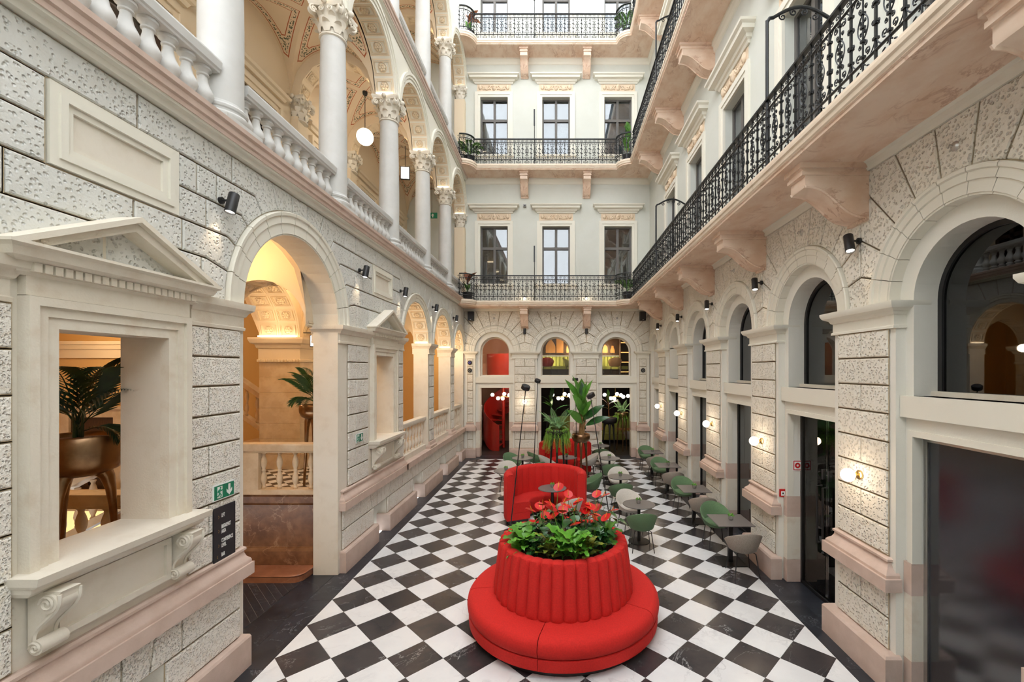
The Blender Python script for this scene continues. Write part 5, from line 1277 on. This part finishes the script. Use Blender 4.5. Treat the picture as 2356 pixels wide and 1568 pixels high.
curved_sofa('curved red sofa at the back, behind the tall planters', (.26, 14.35), radians(0), radians(180), .84, 1.05, 13)
# ================================================================== TABLES
def lathe_obj(name, prof, n, mat, par, sm=40): return obj(name, MB().lathe(prof, n), mat, par, sm)
RT = thing('round_table', 'x', 'table', (0,0,0), 0, 'round cafe tables')
lathe_obj('table_top', [(.001,.722),(.31,.722),(.32,.73),(.32,.738),(.317,.742),(.001,.742)], 40, tabtop, RT); lathe_obj('column', [(.032,.012),(.032,.722)], 14, black, RT); lathe_obj('foot_disc', [(.21,0),(.21,.008),(.20,.013),(.04,.016)], 32, black, RT)
QT = thing('square_table', 'x', 'table', (0,0,0), 0, 'square cafe tables')
obj('table_top', MB().loft([[(-a,-a,z),(a,-a,z),(a,a,z),(-a,a,z)] for z,a in ((.722,.305),(.728,.312),(.738,.312),(.742,.308))]), tabtop, QT); obj('column', MB().box(-.035,.035,-.035,.035,.012,.722), black, QT); obj('foot_plate', MB().loft([[(-a,-a,z),(a,-a,z),(a,a,z),(-a,a,z)] for z,a in ((0,.22),(.008,.22),(.014,.21))]), black, QT)
SU = thing('potted_succulent', 'x', 'plant', (0,0,0), 0, 'succulents on the tables')
pr = [(.032,0),(.040,.01),(.045,.055),(.042,.072),(.038,.075),(.036,.065)]
obj('pot', MB().loft([[(r*cos(2*pi*i/8+pi/8), r*sin(2*pi*i/8+pi/8), z) for i in range(8)] for r, z in pr]), concrete, SU); 
mb = MB()
for k in range(14):
    a = k*2.4; rr = .012+.0022*k; tl_ = .2+.055*k; mb.tube([(rr*cos(a),rr*sin(a),.066),((rr+.018)*cos(a),(rr+.018)*sin(a),.105-.0025*k),((rr+.026)*cos(a),(rr+.026)*sin(a),.118-.004*k)], [.006,.009,.001], 5)
obj('rosette', mb, leafl, SU, 60)
rts = [((1.626,8.754),'nearest round grey table on the right side of the floor'),((1.586,11.01),'second round grey table on the right side of the floor'),((1.58,13.30),'third round grey table on the right side of the floor'),((1.53,15.53),'farthest round grey table, close to the right far door'),
       ((-1.053,13.35),'round grey table in front of the left far door'),((-1.366,11.67),'round grey table left of the middle red sofa'),((-.11,9.94),'round grey table inside the semicircular red sofa'),((.286,13.46),'round grey table in front of the back red sofa')]
qts = [((3.07,7.81),'nearest square table by the right wall'),((3.07,9.89),'second square table by the right wall'),((3.09,12.33),'third square table by the right wall'),((3.09,14.34),'farthest square table by the right wall')]
for i, ((x,y), lb) in enumerate(rts):
    o = RT if i == 0 else copy_tree(RT); o.location = (x,y,0); o['label'] = lb
    s = SU if i == 0 else copy_tree(SU); s.location = (x+.0,y+.05,.742); s['label'] = 'succulent on the '+lb
for i, ((x,y), lb) in enumerate(qts):
    o = QT if i == 0 else copy_tree(QT); o.location = (x,y,0); o['label'] = lb
    s = copy_tree(SU); s.location = (x+.02,y+.02,.742); s['label'] = 'succulent on the '+lb
# ================================================================== TUB CHAIRS
def shell_mesh(mat):
    n = 36; rings = []
    def zt(a): return .475+.30*((1+cos(a))/2)**1.15      # a = 0 at the back (-y)
    def pos(r, a, z, back=0): return (r*sin(a), -r*cos(a)-back, z)
    R = [[] for _ in range(9)]
    for i in range(n):
        a = 2*pi*i/n-pi; c = (1+cos(a))/2; top = zt(a); hgt = top-.475
        rt = .262+.028*c+.016*abs(sin(a)); lean = .045*c*hgt/.3
        R[0].append(pos(.02, a, .395)); R[1].append(pos(.17, a, .395)); R[2].append(pos(.225, a, .425)); 
        R[3].append(pos(.225+(rt-.225)*.55, a, .425+(top-.425)*.5, lean*.4)); R[4].append(pos(rt, a, top-.012, lean)); R[5].append(pos(rt-.012, a, top+.004, lean)); R[6].append(pos(rt-.03, a, top-.006, lean))
        R[7].append(pos(.215+(rt-.25)*.5, a, .46+(top-.46)*.45, lean*.4)); R[8].append(pos(.20, a, .455))
    return mesh(MB().loft(R, True, True, True), 'shell', mat, 60)
def seat_mesh(mat): return mesh(MB().lathe([(.001,.452),(.20,.452),(.222,.465),(.225,.478),(.21,.492),(.15,.498),(.001,.50)], 28), 'seat_pad', mat, 60)
LEGM = [mesh(MB().tube([(.10*sx,.10*sy,.40),(.155*sx,.155*sy,.385),(.205*sx,.20*sy,0)], .0085, 6), 'leg', black) for sx in (-1,1) for sy in (-1,1)]
FRM = mesh(MB().tube([(-.1,-.1,.392),(.1,.1,.392)], .009, 5).tube([(-.1,.1,.392),(.1,-.1,.392)], .009, 5), 'under_frame', black)
proto = {}
def chair(kind, x, y, face, label, z=0):
    mat = {'green':greenf,'ivory':beigef,'grey':greyf,'peach':mk('peach_vinyl',(.55,.30,.14),.5) if 'peach_vinyl' not in MATS else MATS['peach_vinyl'],'red':redlac,'lime':lime}[kind]
    C = thing('tub_chair', label, 'chair', (x,y,z), face, {'green':'green tub chairs','ivory':'ivory tub chairs','grey':'grey tub chairs'}.get(kind,'mezzanine tub chairs'))
    if kind not in proto: proto[kind] = (shell_mesh(mat), seat_mesh(mat))
    link('shell', proto[kind][0], C); link('seat_pad', proto[kind][1], C); link('under_frame', FRM, C)
    for m in LEGM: link('leg', m, C)
def toward(x, y, tx, ty): return atan2(ty-y, tx-x)-pi/2
away, to = 0.0, pi
for kind, x, y, f, lb in (
 ('green',1.60,8.36,away,'green tub chair backing the camera at the nearest round table'),
 ('ivory',1.56,9.43,pi+.25,'ivory tub chair facing the camera behind the nearest round table'),
 ('green',1.51,10.50,away+.05,'green tub chair backing the camera at the second round table on the right'),
 ('ivory',1.63,11.68,pi-.1,'ivory tub chair facing the camera behind the second round table on the right'),
 ('green',1.55,12.62,away,'green tub chair backing the camera at the third round table on the right'),
 ('ivory',1.58,13.97,pi,'ivory tub chair facing the camera behind the third round table on the right'),
 ('green',1.48,15.02,away,'green tub chair backing the camera at the farthest round table'),
 ('ivory',1.45,16.12,pi,'ivory tub chair facing the camera behind the farthest round table'),
 ('green',-1.40,13.80,toward(-1.40,13.80,-1.05,13.35),'green tub chair at the far left of the table before the left far door'),
 ('green',-.66,14.35,toward(-.66,14.35,.1,14.9),'green tub chair turned sideways left of the back red sofa'),
 ('green',-.66,12.85,toward(-.66,12.85,-1.05,13.35),'green tub chair half hidden behind the middle red sofa'),
 ('ivory',-1.42,12.48,pi+.1,'ivory tub chair at the left edge of the floor, left of the middle red sofa'),
 ('ivory',-.25,13.60,-pi/2,'ivory tub chair on the left of the table before the back red sofa'),
 ('ivory',.98,13.98,pi/2,'ivory tub chair on the right of the table before the back red sofa'),
 ('green',.84,11.22,pi/2,'green tub chair just right of the middle red sofa'),
 ('ivory',.24,9.30,toward(.24,9.30,-.11,9.94),'ivory tub chair at the mouth of the semicircular red sofa'),
 ('grey',3.10,7.36,away,'grey tub chair at the nearest square table, back to the camera'),
 ('green',3.08,8.52,pi,'green tub chair at the nearest square table, facing the camera'),
 ('grey',3.10,9.40,away-.15,'grey tub chair at the second square table, back to the camera'),
 ('green',3.05,10.62,pi,'green tub chair at the second square table, facing the camera'),
 ('grey',3.06,11.66,away-.1,'grey tub chair at the third square table, back to the camera'),
 ('green',3.06,13.02,pi,'green tub chair at the third square table, facing the camera'),
 ('grey',3.06,13.74,away-.1,'grey tub chair at the farthest square table, back to the camera'),
 ('green',3.06,15.06,pi,'green tub chair at the farthest square table, facing the camera')):
    chair(kind, x, y, f, lb)
chair('red', -.42, 18.6, 0, 'red tub chair on the mezzanine seen through the middle far arch', 3.16); chair('peach', 2.45, 18.7, 0, 'peach tub chair on the mezzanine seen through the right far arch', 3.16)
chair('lime', .55, 18.75, -pi/2, 'olive tub chair at the right edge of the middle far arch window', 3.16)
for i, (x, y, f) in enumerate(((1.62,19.2,0.6),(3.2,19.2,-.6))):
    chair('grey', x, y, f, 'grey tub chair in the dark bar inside the right far door, %s one' % ('left','right')[i])
for i, (x, y) in enumerate(((1.7,19.9),(3.1,19.9))):
    T_ = thing('bar_table', 'amber topped table in the dark bar inside the right far door, %s one' % ('left','right')[i], 'table', (x,y,0), 0, 'bar tables'); obj('table_top', MB().box(-.4,.4,-.3,.3,.72,.75), woodlt, T_); obj('column', MB().tube([(0,0,0),(0,0,.72)], .03, 8), black, T_); obj('foot_plate', MB().box(-.2,.2,-.2,.2,0,.015), black, T_)
Bq2 = thing('banquette', 'long lime banquette along the back of the dark bar', 'sofa', (1.8,21.0,0)); obj('seat', MB().box(-2.2,1.9,-.5,0,.15,.45), lime, Bq2)
for k in range(20): obj('back_channel', MB().loft([[(-2.2+k*.205+a,y,z) for a,y in ((0,.1),(.02,.03),(.1,0),(.185,.03),(.205,.1))] for z in (.45,1.2)]), lime, Bq2)
point_light('bar_light', Bq2, (.2,-1.2,1.9), 6, (1,.75,.45), .2)
# ================================================================== FLOOR LAMPS
for i, (b, t, tl_, lb) in enumerate((((1.15,9.28),(.71,9.28,2.80),(-.5,.1),'tall leaning black floor lamp right of the semicircular sofa'),((-.98,9.05),(-.65,9.05,2.98),(.35,.3),'tall leaning black floor lamp left of the semicircular sofa'),((-.72,13.0),(-.58,13.0,3.02),(.3,.3),'thin black floor lamp behind the left side, before the far pier'),((.62,13.6),(.56,13.6,3.05),(0,0),'thin black floor lamp hidden behind the banana plant'))):
    Lp = thing('floor_lamp', lb, 'lamp', (*b,0), 0, 'leaning floor lamps'); dx, dy = t[0]-b[0], t[1]-b[1]
    obj('foot_disc', MB().lathe([(.16,0),(.16,.012),(.15,.018),(.02,.022)], 28), black, Lp, 40); obj('pole', MB().tube([(0,0,.02),(dx*.07,dy*.07,t[2]*.07),(dx,dy,t[2])], [.016,.012,.009], 8), black, Lp)
    obj('lamp_head', MB().lathe([(.001,-.04),(.082,-.04),(.09,-.03),(.09,.04),(.08,.05),(.001,.05)], 24), black, Lp, 40, (dx,dy,t[2]+.06), (tl_[1],tl_[0],0))
# ================================================================== PLANTS
def leaf_mesh(L, W, name, mat, droop=.5, fold=.25, n=7, pet=0.0, shape=.8, wavy=0.0, stemr=.004, rise=.0):
    """blade along +y from the end of an upright petiole of height pet; leaves arch over"""
    mb = MB()
    if pet: mb.tube([(0,0,0),(0,pet*.08,pet*.5),(0,pet*.25,pet)], [stemr*1.3,stemr,stemr*.8], 5)
    y0, z0 = (pet*.25, pet) if pet else (0,0); vs = []
    for k in range(n+1):
        t = k/n; w_ = W*max(.02, sin(pi*min(1,t**shape)))*(1 if t < 1 else .0)
        y = y0+L*t*(1-.25*droop*t); z = z0+L*(rise*t-droop*t*t)
        for s in (-1,0,1):
            vs.append((s*w_/2, y, z+abs(s)*fold*w_/2+(wavy*W*sin(k*2.6+s)*abs(s))))
    fs = []
    for k in range(n):
        for s in range(2): fs.append((k*3+s,k*3+s+1,k*3+s+4,k*3+s+3))
    mb.add(vs, fs)
    return mesh(mb, name, mat, 180, fix=False)
def frond_mesh(L, W, name, mat, pairs=18, droop=.55, rise=.9, leafw=.02, taper=.5, stem=.0, ang=.9, sag=.25):
    mb = MB(); rc = []
    N = 20
    for k in range(N+1):
        t = k/N; rc.append(Vector((0, L*(t*.75)*(1-.1*t), stem+L*(rise*t-droop*t*t))))
    full = ([Vector((0,0,0))] if stem else [])+rc
    mb.tube(full, [.008*(1-.7*i/len(full)) for i in range(len(full))], 5)
    for q in range(pairs):
        t = .12+.86*q/pairs; i = t*N; k = min(int(i), N-1); p = rc[k].lerp(rc[k+1], i-k); tn = (rc[k+1]-rc[k]).normalized()
        ln = W*(sin(pi*min(1,(t*.85+.15)))**taper)*(1.02-t*.35)
        for s in (-1, 1):
            side = Vector((s,0,0)); d = (side*sin(ang)+tn*cos(ang)).normalized(); up = Vector((0,0,1))
            a = p; b = p+d*ln*.5+up*ln*.04; c = p+d*ln-up*ln*sag; wv = d.cross(up).normalized()*leafw
            mb.add([a, b+wv, c, b-wv], [(0,1,2),(0,2,3)])
    return mesh(mb, name, mat, None, fix=False)
def put(name, me, par, loc, yaw, pitch=0, sc=1.0, roll=0):
    e = (Matrix.Rotation(yaw,3,'Z') @ Matrix.Rotation(pitch,3,'X') @ Matrix.Rotation(roll,3,'Y')).to_euler()
    return link(name, me, par, loc, e, (sc,sc,sc))
rnd = random.Random(3)
# --- anthuriums and foliage in the settee planter
ANL = [leaf_mesh(.17,.12,'leaf',leafd,.35,.15,6,p,.55,.02) for p in (.25,.33,.42)]
def spathe_mesh(pet):
    mb = MB(); y0, z0 = pet*.1, pet; vs, fs = [(0,y0,z0)], []
    n = 18
    for i in range(n):
        a = 2*pi*i/n; rr = .068*(1-.35*abs(cos(a/2))**12+.12*cos(a)); rr *= (1.15 if abs(a-pi) < .3 else 1)
        vs.append((rr*sin(a)*.95, y0+.012-rr*cos(a)*1.05, z0+.012+.18*abs(rr*sin(a))-rr*cos(a)*.75))
    for i in range(n): fs.append((0,1+i,1+(i+1)%n))
    mb.add(vs, fs); return mesh(mb, 'flower', anth, 180, fix=False)
STM = [mesh(MB().tube([(0,0,0),(0,p*.04,p*.5),(0,p*.1,p)], .004, 5), 'flower_stem', leafl) for p in (.36,.46,.56)]
SPA = [spathe_mesh(p) for p in (.36,.46,.56)]
SPX = mesh(MB().tube([(0,0,0),(0,.012,.05),(0,.016,.075)], [.006,.005,.002], 6), 'spadix', spadix, 60)
spots = [(-.28,-.05),(.0,-.18),(.26,-.02),(.10,.22),(-.12,.30),(.42,.22),(.5,-.12)]
for i, (dx, dy) in enumerate(spots):
    A = thing('anthurium', '%s red flowering anthurium in the settee planter, counting clockwise from the left' % (ordn+['seventh'])[i], 'plant', (OC[0]+dx, OC[1]+dy, 1.0), 0, 'anthuriums in the round settee')
    for k in range(9):
        m = ANL[k % 3]; put('leaf', m, A, (0,0,0), k*2.4+i, -.12*(k%3)-.05, rnd.uniform(.85,1.15))
    for k in range(5):
        m = SPA[(k+i) % 3]; yaw = k*1.7+i*1.1+rnd.uniform(-.3,.3); pt = -rnd.uniform(.08,.30); s = rnd.uniform(.95,1.2)
        f = put('flower', m, A, (0,0,0), yaw, pt, s); pet = (.36,.46,.56)[(k+i) % 3]; link('spadix', SPX, f, (0,pet*.1+.0,pet+.005)); link('flower_stem', STM[(k+i) % 3], f)
LFL = [leaf_mesh(.20,.10,'leaf',leafl,.45,.12,7,p,.7,.10,.005,.55) for p in (.03,.05)]
LFD = [leaf_mesh(.14,.085,'leaf',leafd,.4,.2,6,p,.6,.05,.004,.4) for p in (.04,.08)]
LFY = [leaf_mesh(.17,.07,'leaf',leafy,.4,.2,6,p,.7,.08,.004,.6) for p in (.03,.06)]
LFM = [leaf_mesh(.22,.085,'leaf',leafl,.5,.2,7,p,.7,.14,.004,.8) for p in (.04,.08)]
fol = []
def angpos(a, r): return (OC[0]+r*cos(radians(a)), OC[1]+r*sin(radians(a)))
for a, r, kind, lb in ((196,.60,LFL,'bright lime green leafy plant at the left rim of the settee planter'),(215,.62,LFL,'second lime green leafy plant left of centre in the settee planter'),(182,.55,LFL,'crinkled lime green plant at the back left of the settee planter'),
                       (234,.58,LFD,'dark glossy creeping plant at the front left of the settee planter'),(250,.56,LFY,'yellow variegated croton at the front left rim of the settee planter'),(268,.52,LFM,'bright green fern-like plant at the front of the settee planter'),
                       (284,.60,LFM,'drooping bright green plant at the front rim of the settee planter'),(302,.58,LFY,'yellow variegated croton at the front right rim of the settee planter'),(296,.42,LFL,'broad lime green leaves right of the planter front'),
                       (330,.56,LFD,'dark green plant at the right of the settee planter'),(350,.58,LFL,'bright green leafy plant at the right rim of the settee planter'),(8,.56,LFL,'crinkled green plant at the back right of the settee planter'),(60,.5,LFD,'dark plant at the back of the settee planter'),(120,.5,LFD,'dark plant at the back left of the settee planter'),(318,.38,LFD,'dark leaves inside the right half of the settee planter'),(255,.34,LFD,'dark leaves in the middle of the settee planter'),(200,.36,LFD,'dark leaves inside the left half of the settee planter')):
    x, y = angpos(a, r); P = thing('foliage_plant', lb, 'plant', (x,y,1.0), 0, 'foliage in the round settee')
    nl = 18
    for k in range(nl): put('leaf', kind[k % 2], P, (0,0,.01*k), k*2.4+a, rnd.uniform(-.05,.45)-(.25 if k < 6 else 0), rnd.uniform(1.0,1.5))
# --- tall tripod planters
def planter_mesh(mat, r=.31, zr=1.45, hb=.26):
    bowl = MB().lathe([(.001,zr-hb),(r*.55,zr-hb+.005),(r*.85,zr-hb+.05),(r*.99,zr-hb+.13),(r,zr-.08),(r*.98,zr-.01),(r*.95,zr),(r*.91,zr-.01),(r*.90,zr-.06),(.001,zr-.06)], 36, cap=False)
    return mesh(bowl, 'bowl', mat, 60)
def planter(label, loc, mat, r=.31, zr=1.45, rz=0, spread=1.05, hb=.26):
    P = thing('tripod_planter', label, 'planter', loc, rz, 'tall tripod planters')
    link('bowl', planter_mesh(mat, r, zr, hb), P); obj('mulch', MB().lathe([(r*.90,zr-.045),(r*.5,zr-.03),(.001,zr-.02)], 24, cap=False), soil, P, 60)
    for k in range(3):
        a = 2*pi*k/3+.5; c, s = cos(a), sin(a); rr = r*.62
        pts = [(rr*.75*c,rr*.75*s,zr-hb+.04),(rr*.95*c,rr*.95*s,zr-hb-.04),(rr*1.06*c,rr*1.06*s,zr-hb-.16),(rr*1.12*c,rr*1.12*s,zr-.7),(rr*1.35*spread*c,rr*1.35*spread*s,0)]
        obj('leg', MB().tube(pts, [.07*r/.31,.055,.040,.030,.020], 12), mat, P, 60)
    return P
pA = planter('tall black tripod planter holding the fern, behind the semicircular sofa', (0.0,13.0,0), black, .30, 1.66)
pB = planter('tall bronze tripod planter holding the banana plant', (.72,13.4,0), bronze, .28, 1.46)
pC = planter('black tripod planter standing inside the right far doorway', (2.12,17.98,0), black, .34, 1.46)
pD = planter('slim bronze tripod planter deeper inside the right far doorway', (2.75,18.6,0), bronze, .28, 1.62)
pE = planter('large bronze tripod planter behind the near pedimented window', (-4.52,4.15,1.25), bronze, .33, 1.54, .25, hb=.38)
pF = planter('bronze tripod planter with a palm in the passage inside the big left arch', (-4.42,8.05,1.25), bronze, .27, 1.52, .4)
# fern
Fp = thing('fern', 'pale green fern in the tall black planter', 'plant', (0,13.0,1.62))
FM = [frond_mesh(.72,.15,'frond',leaff,34,.75,1.25,.0065,.9,.0,1.2,.12), frond_mesh(.6,.13,'frond',leaff,30,.95,1.15,.0065,.9,0,1.2,.12), frond_mesh(.8,.15,'frond',leaff,34,.5,1.35,.0065,.9,0,1.2,.12)]
for k in range(17): put('frond', FM[k % 3], Fp, (0,0,0), k*2.4, -.05-.1*(k%2), rnd.uniform(.8,1.05))
obj('trunk', MB().tube([(0,0,-.06),(0,0,.1)], [.05,.03], 8), trunk, Fp)
def trailing(par, r, drop, n, mat, seed=1, name='trailing_foliage', arc=(0,2*pi)):
    q = random.Random(seed); mb = MB()
    for k in range(n):
        a = arc[0]+(arc[1]-arc[0])*q.random(); rr = r*(.75+.35*q.random()); L = drop*(.25+.75*q.random()**1.6); m = int(L/.035)+2; w1 = q.uniform(-.05,.05); w2 = q.uniform(-.02,.16)
        prev = None
        for i in range(m):
            t = i/(m-1); x = (rr+w2*t)*cos(a+w1*t*2); y = (rr+w2*t)*sin(a+w1*t*2); z = .06*sin(min(1,t*4)*pi)-L*t
            d = q.uniform(0,2*pi)
            for s in (0, 2.1, 4.2):
                e = d+s; mb.add([(x,y,z),(x+.018*cos(e)-.006*sin(e),y+.018*sin(e)+.006*cos(e),z-.012),(x+.038*cos(e),y+.038*sin(e),z-.03),(x+.018*cos(e)+.006*sin(e),y+.018*sin(e)-.006*cos(e),z-.02)], [(0,1,2,3)])
    return obj(name, mb, mat, par)
Tp = thing('trailing_plant', 'bright green trailing plant spilling from the tall black planter', 'plant', (0,13.0,1.66)); tag(trailing(Tp, .30, .66, 150, leafh, 2), kind='stuff')
# banana plant
Bn = thing('banana_plant', 'banana plant with broad bright leaves in the bronze planter', 'plant', (.72,13.4,1.41))
obj('pseudostem', MB().tube([(0,0,0),(.01,0,.35),(.02,.0,.75),(.03,0,1.05)], [.07,.055,.042,.025], 12), trunk, Bn, 60)
obj('sucker', MB().tube([(.06,0,0),(.10,0,.3),(.15,0,.6)], [.045,.035,.02], 10), trunk, Bn, 60)
BL = [leaf_mesh(.85,.22,'leaf',leafb,.10,.22,12,.10,.8,.01,.012,.35), leaf_mesh(.60,.25,'leaf',leafb,.26,.16,12,.10,.8,.01,.012,.5), leaf_mesh(.75,.24,'leaf',leafd,.28,.16,12,.12,.8,.01,.012,.35)]
H = pi/2
for (m, x, z, yaw, pit, s_, ro) in ((0,.0,.98,H-.1,.78,1.0,-.9),(0,-.02,1.0,H+.1,.98,1.0,-.7),(2,.02,1.02,.2,1.35,.85,0),(1,.06,.95,pi,1.30,1.25,.1),(1,.05,.78,pi-.1,1.15,1.2,.2),(0,.05,.95,-H-.2,.92,.95,.9),(0,.04,.92,-H,1.1,.85,.7),
                               (1,.0,.66,H+.2,.85,1.15,-1.0),(1,.02,.55,H-.2,.95,1.1,-.7),(1,.05,.58,pi-.1,.85,1.15,.2),(1,.10,.55,-H-.3,.8,1.05,.9),(1,.10,.30,pi+.15,.80,1.25,.1),(1,.0,.33,H+.3,.55,1.2,-1.1),(2,.12,.40,-H-.05,.60,1.1,.9),(2,.14,.20,-H-.1,.28,1.15,.7),(2,-.02,.42,H+.1,.5,.85,-.9),(1,.1,.7,.5,.9,.9,0)):
    put('leaf', BL[m], Bn, (x,0,z), yaw, pit, s_, ro)
# plants inside the far doors
Rp = thing('rubber_plant', 'broad leaved green and rust plant in the black planter inside the right far doorway', 'plant', (2.12,17.98,1.42))
obj('stem', MB().tube([(0,0,0),(-.02,0,.5),(-.08,0,.9)], [.02,.015,.01], 8), leafr, Rp)
for (m, x, z, yaw, pit, s) in ((1,-.05,.85,.3,1.2,.9),(1,-.05,.6,2.6,1.0,.9),(2,0,.4,1.7,.4,1.0),(2,0,.5,-1.3,.3,1.1),(2,0,.3,2.2,.2,.9),(1,0,.3,-2.2,.2,.9)): put('leaf', BL[m], Rp, (x,.05,z), yaw, pit, s*.62)
LR = leaf_mesh(.5,.22,'leaf',leafr,.3,.2,10,.08,.75,.01,.01,.3)
put('leaf', LR, Rp, (-.1,0,.55), 1.4, .5, 1.0); put('leaf', LR, Rp, (.0,0,.5), -1.4, .2, 1.1)
F2 = thing('fern', 'feathery fern with trailing strands deeper inside the right far doorway', 'plant', (2.75,18.6,1.58)); 
for k in range(12): put('frond', FM[k % 3], F2, (0,0,0), k*2.4, -.05, .85)
tag(trailing(F2, .28, .5, 90, leafh, 5), kind='stuff')
pG = planter('dark tripod planter inside the middle far doorway', (-.25,18.2,0), black, .3, 1.5); 
F3 = thing('broadleaf_plant', 'tall broad leaved plant inside the middle far doorway', 'plant', (-.25,18.2,1.46))
for (m, x, z, yaw, pit, s) in ((1,0,.45,.9,.9,.75),(1,0,.3,2.2,.5,.8),(1,-.05,.55,1.7,.25,.9),(1,0,.5,-1.2,.9,.8),(2,.05,.7,-.4,1.2,.8),(1,0,.35,1.3,.15,.8),(2,.2,.2,-1.4,.2,.9)): put('leaf', BL[m], F3, (x,0,z), yaw, pit, s)
obj('stem', MB().tube([(0,0,0),(0,0,.7)], [.02,.01], 6), leafd, F3)
# palms on the left
def palm(label, loc, size, fr, mat=leafp):
    P = thing('palm', label, 'plant', loc); PM = [frond_mesh(size,.40*size,'frond',mat,17,.55,1.05,.011*size,.5,.12,.72,.15), frond_mesh(size*.7,.34*size,'frond',mat,13,.75,.8,.010*size,.5,.1,.72,.15)]
    for m, yaw, pit, s in fr: put('frond', PM[m], P, (0,0,0), yaw, pit, s)
    for k in range(4): obj('stem', MB().tube([(.03*cos(k*1.6),.03*sin(k*1.6),-.05),(.05*cos(k*1.6),.05*sin(k*1.6),.3)], [.016,.008], 6), mat, P)
palm('dark palm in the bronze planter behind the near pedimented window', (-4.52,4.15,2.74), .95, ((0,-pi/2,-.05,.85),(0,-pi/2-.35,.22,.95),(1,-pi/2+.1,-.35,.8),(0,.4,.1,.9),(0,1.6,0,1.0),(0,2.8,.1,1.0),(0,-2.6,.15,1.0),(0,-pi/2+.35,.30,1.05)))
leafp2 = mk('palm_green_lit', (.05,.12,.03), .4, col2=(.03,.085,.02), nscale=8)  # brighter copy of the palm green, lit look put into its colour
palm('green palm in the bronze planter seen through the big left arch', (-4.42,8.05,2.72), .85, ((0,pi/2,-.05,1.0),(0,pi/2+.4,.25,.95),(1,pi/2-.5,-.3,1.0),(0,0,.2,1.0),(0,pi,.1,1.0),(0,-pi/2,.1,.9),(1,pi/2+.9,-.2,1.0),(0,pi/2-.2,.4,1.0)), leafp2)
# balcony corner plants
for i, (x, y, z, kind, lb) in enumerate(((-3.35,16.45,ZF1+.17,'rust','rust and green leaved plant at the left corner of the first balcony'),(2.62,16.4,ZF1+.17,'palm','palm in a black pot at the right corner of the first balcony'),
        (-3.3,16.45,ZF2+.19,'palm','split leaved green plant at the left corner of the second balcony'),(2.62,16.4,ZF2+.19,'broad','broad leaved lime plant at the right corner of the second balcony'),
        (-3.3,16.45,ZF3+.19,'rust','rust and green leaved plant at the left corner of the third balcony'),(2.62,16.4,ZF3+.19,'palm','feathery palm at the right corner of the third balcony'))):
    Pt = thing('plant_pot', 'black pot at the %s corner of the %s balcony' % (('left','right')[i%2], ('first','second','third')[i//2]), 'pot', (x,y,z), 0, 'balcony pots'); obj('pot', MB().lathe([(.14,0),(.19,.30),(.20,.33),(.18,.33),(.17,.28),(.001,.28)], 20, cap=False), black, Pt, 40); obj('potting_soil', MB().lathe([(.17,.285),(.001,.30)], 14, cap=False), soil, Pt)
    Q = thing('balcony_plant', lb, 'plant', (x,y,z+.28), 0, 'balcony corner plants')
    if kind == 'rust':
        for k in range(5): put('leaf', BL[1], Q, (0,0,.05), k*1.3, .6, .6)
        for k, yw in enumerate((-.9,-1.9,.6)): put('leaf', LR, Q, (0,0,.35), yw, .35+.3*k, 1.2)
        obj('stem', MB().tube([(0,0,0),(0,0,.4)], .012, 6), leafr, Q)
    elif kind == 'palm':
        FQ = frond_mesh(.75,.24,'frond',leafb,14,.7,1.15,.028,.5,.1,.8,.1)
        for k in range(8): put('frond', FQ, Q, (0,0,0), k*2.4, -.05*(k%3), 1.0)
    else:
        for k in range(9): put('leaf', BL[1], Q, (0,0,.1+.09*k), k*2.4, .5+.07*k, .9)
        obj('stem', MB().tube([(0,0,0),(0,0,.9)], .015, 6), trunk, Q)

# joint beds: bounce and groove shade painted in, with dirt, behind rusticated stones
for par, bd in BEDS.values(): obj('joint_shade_bed', bd, jointshade, par)
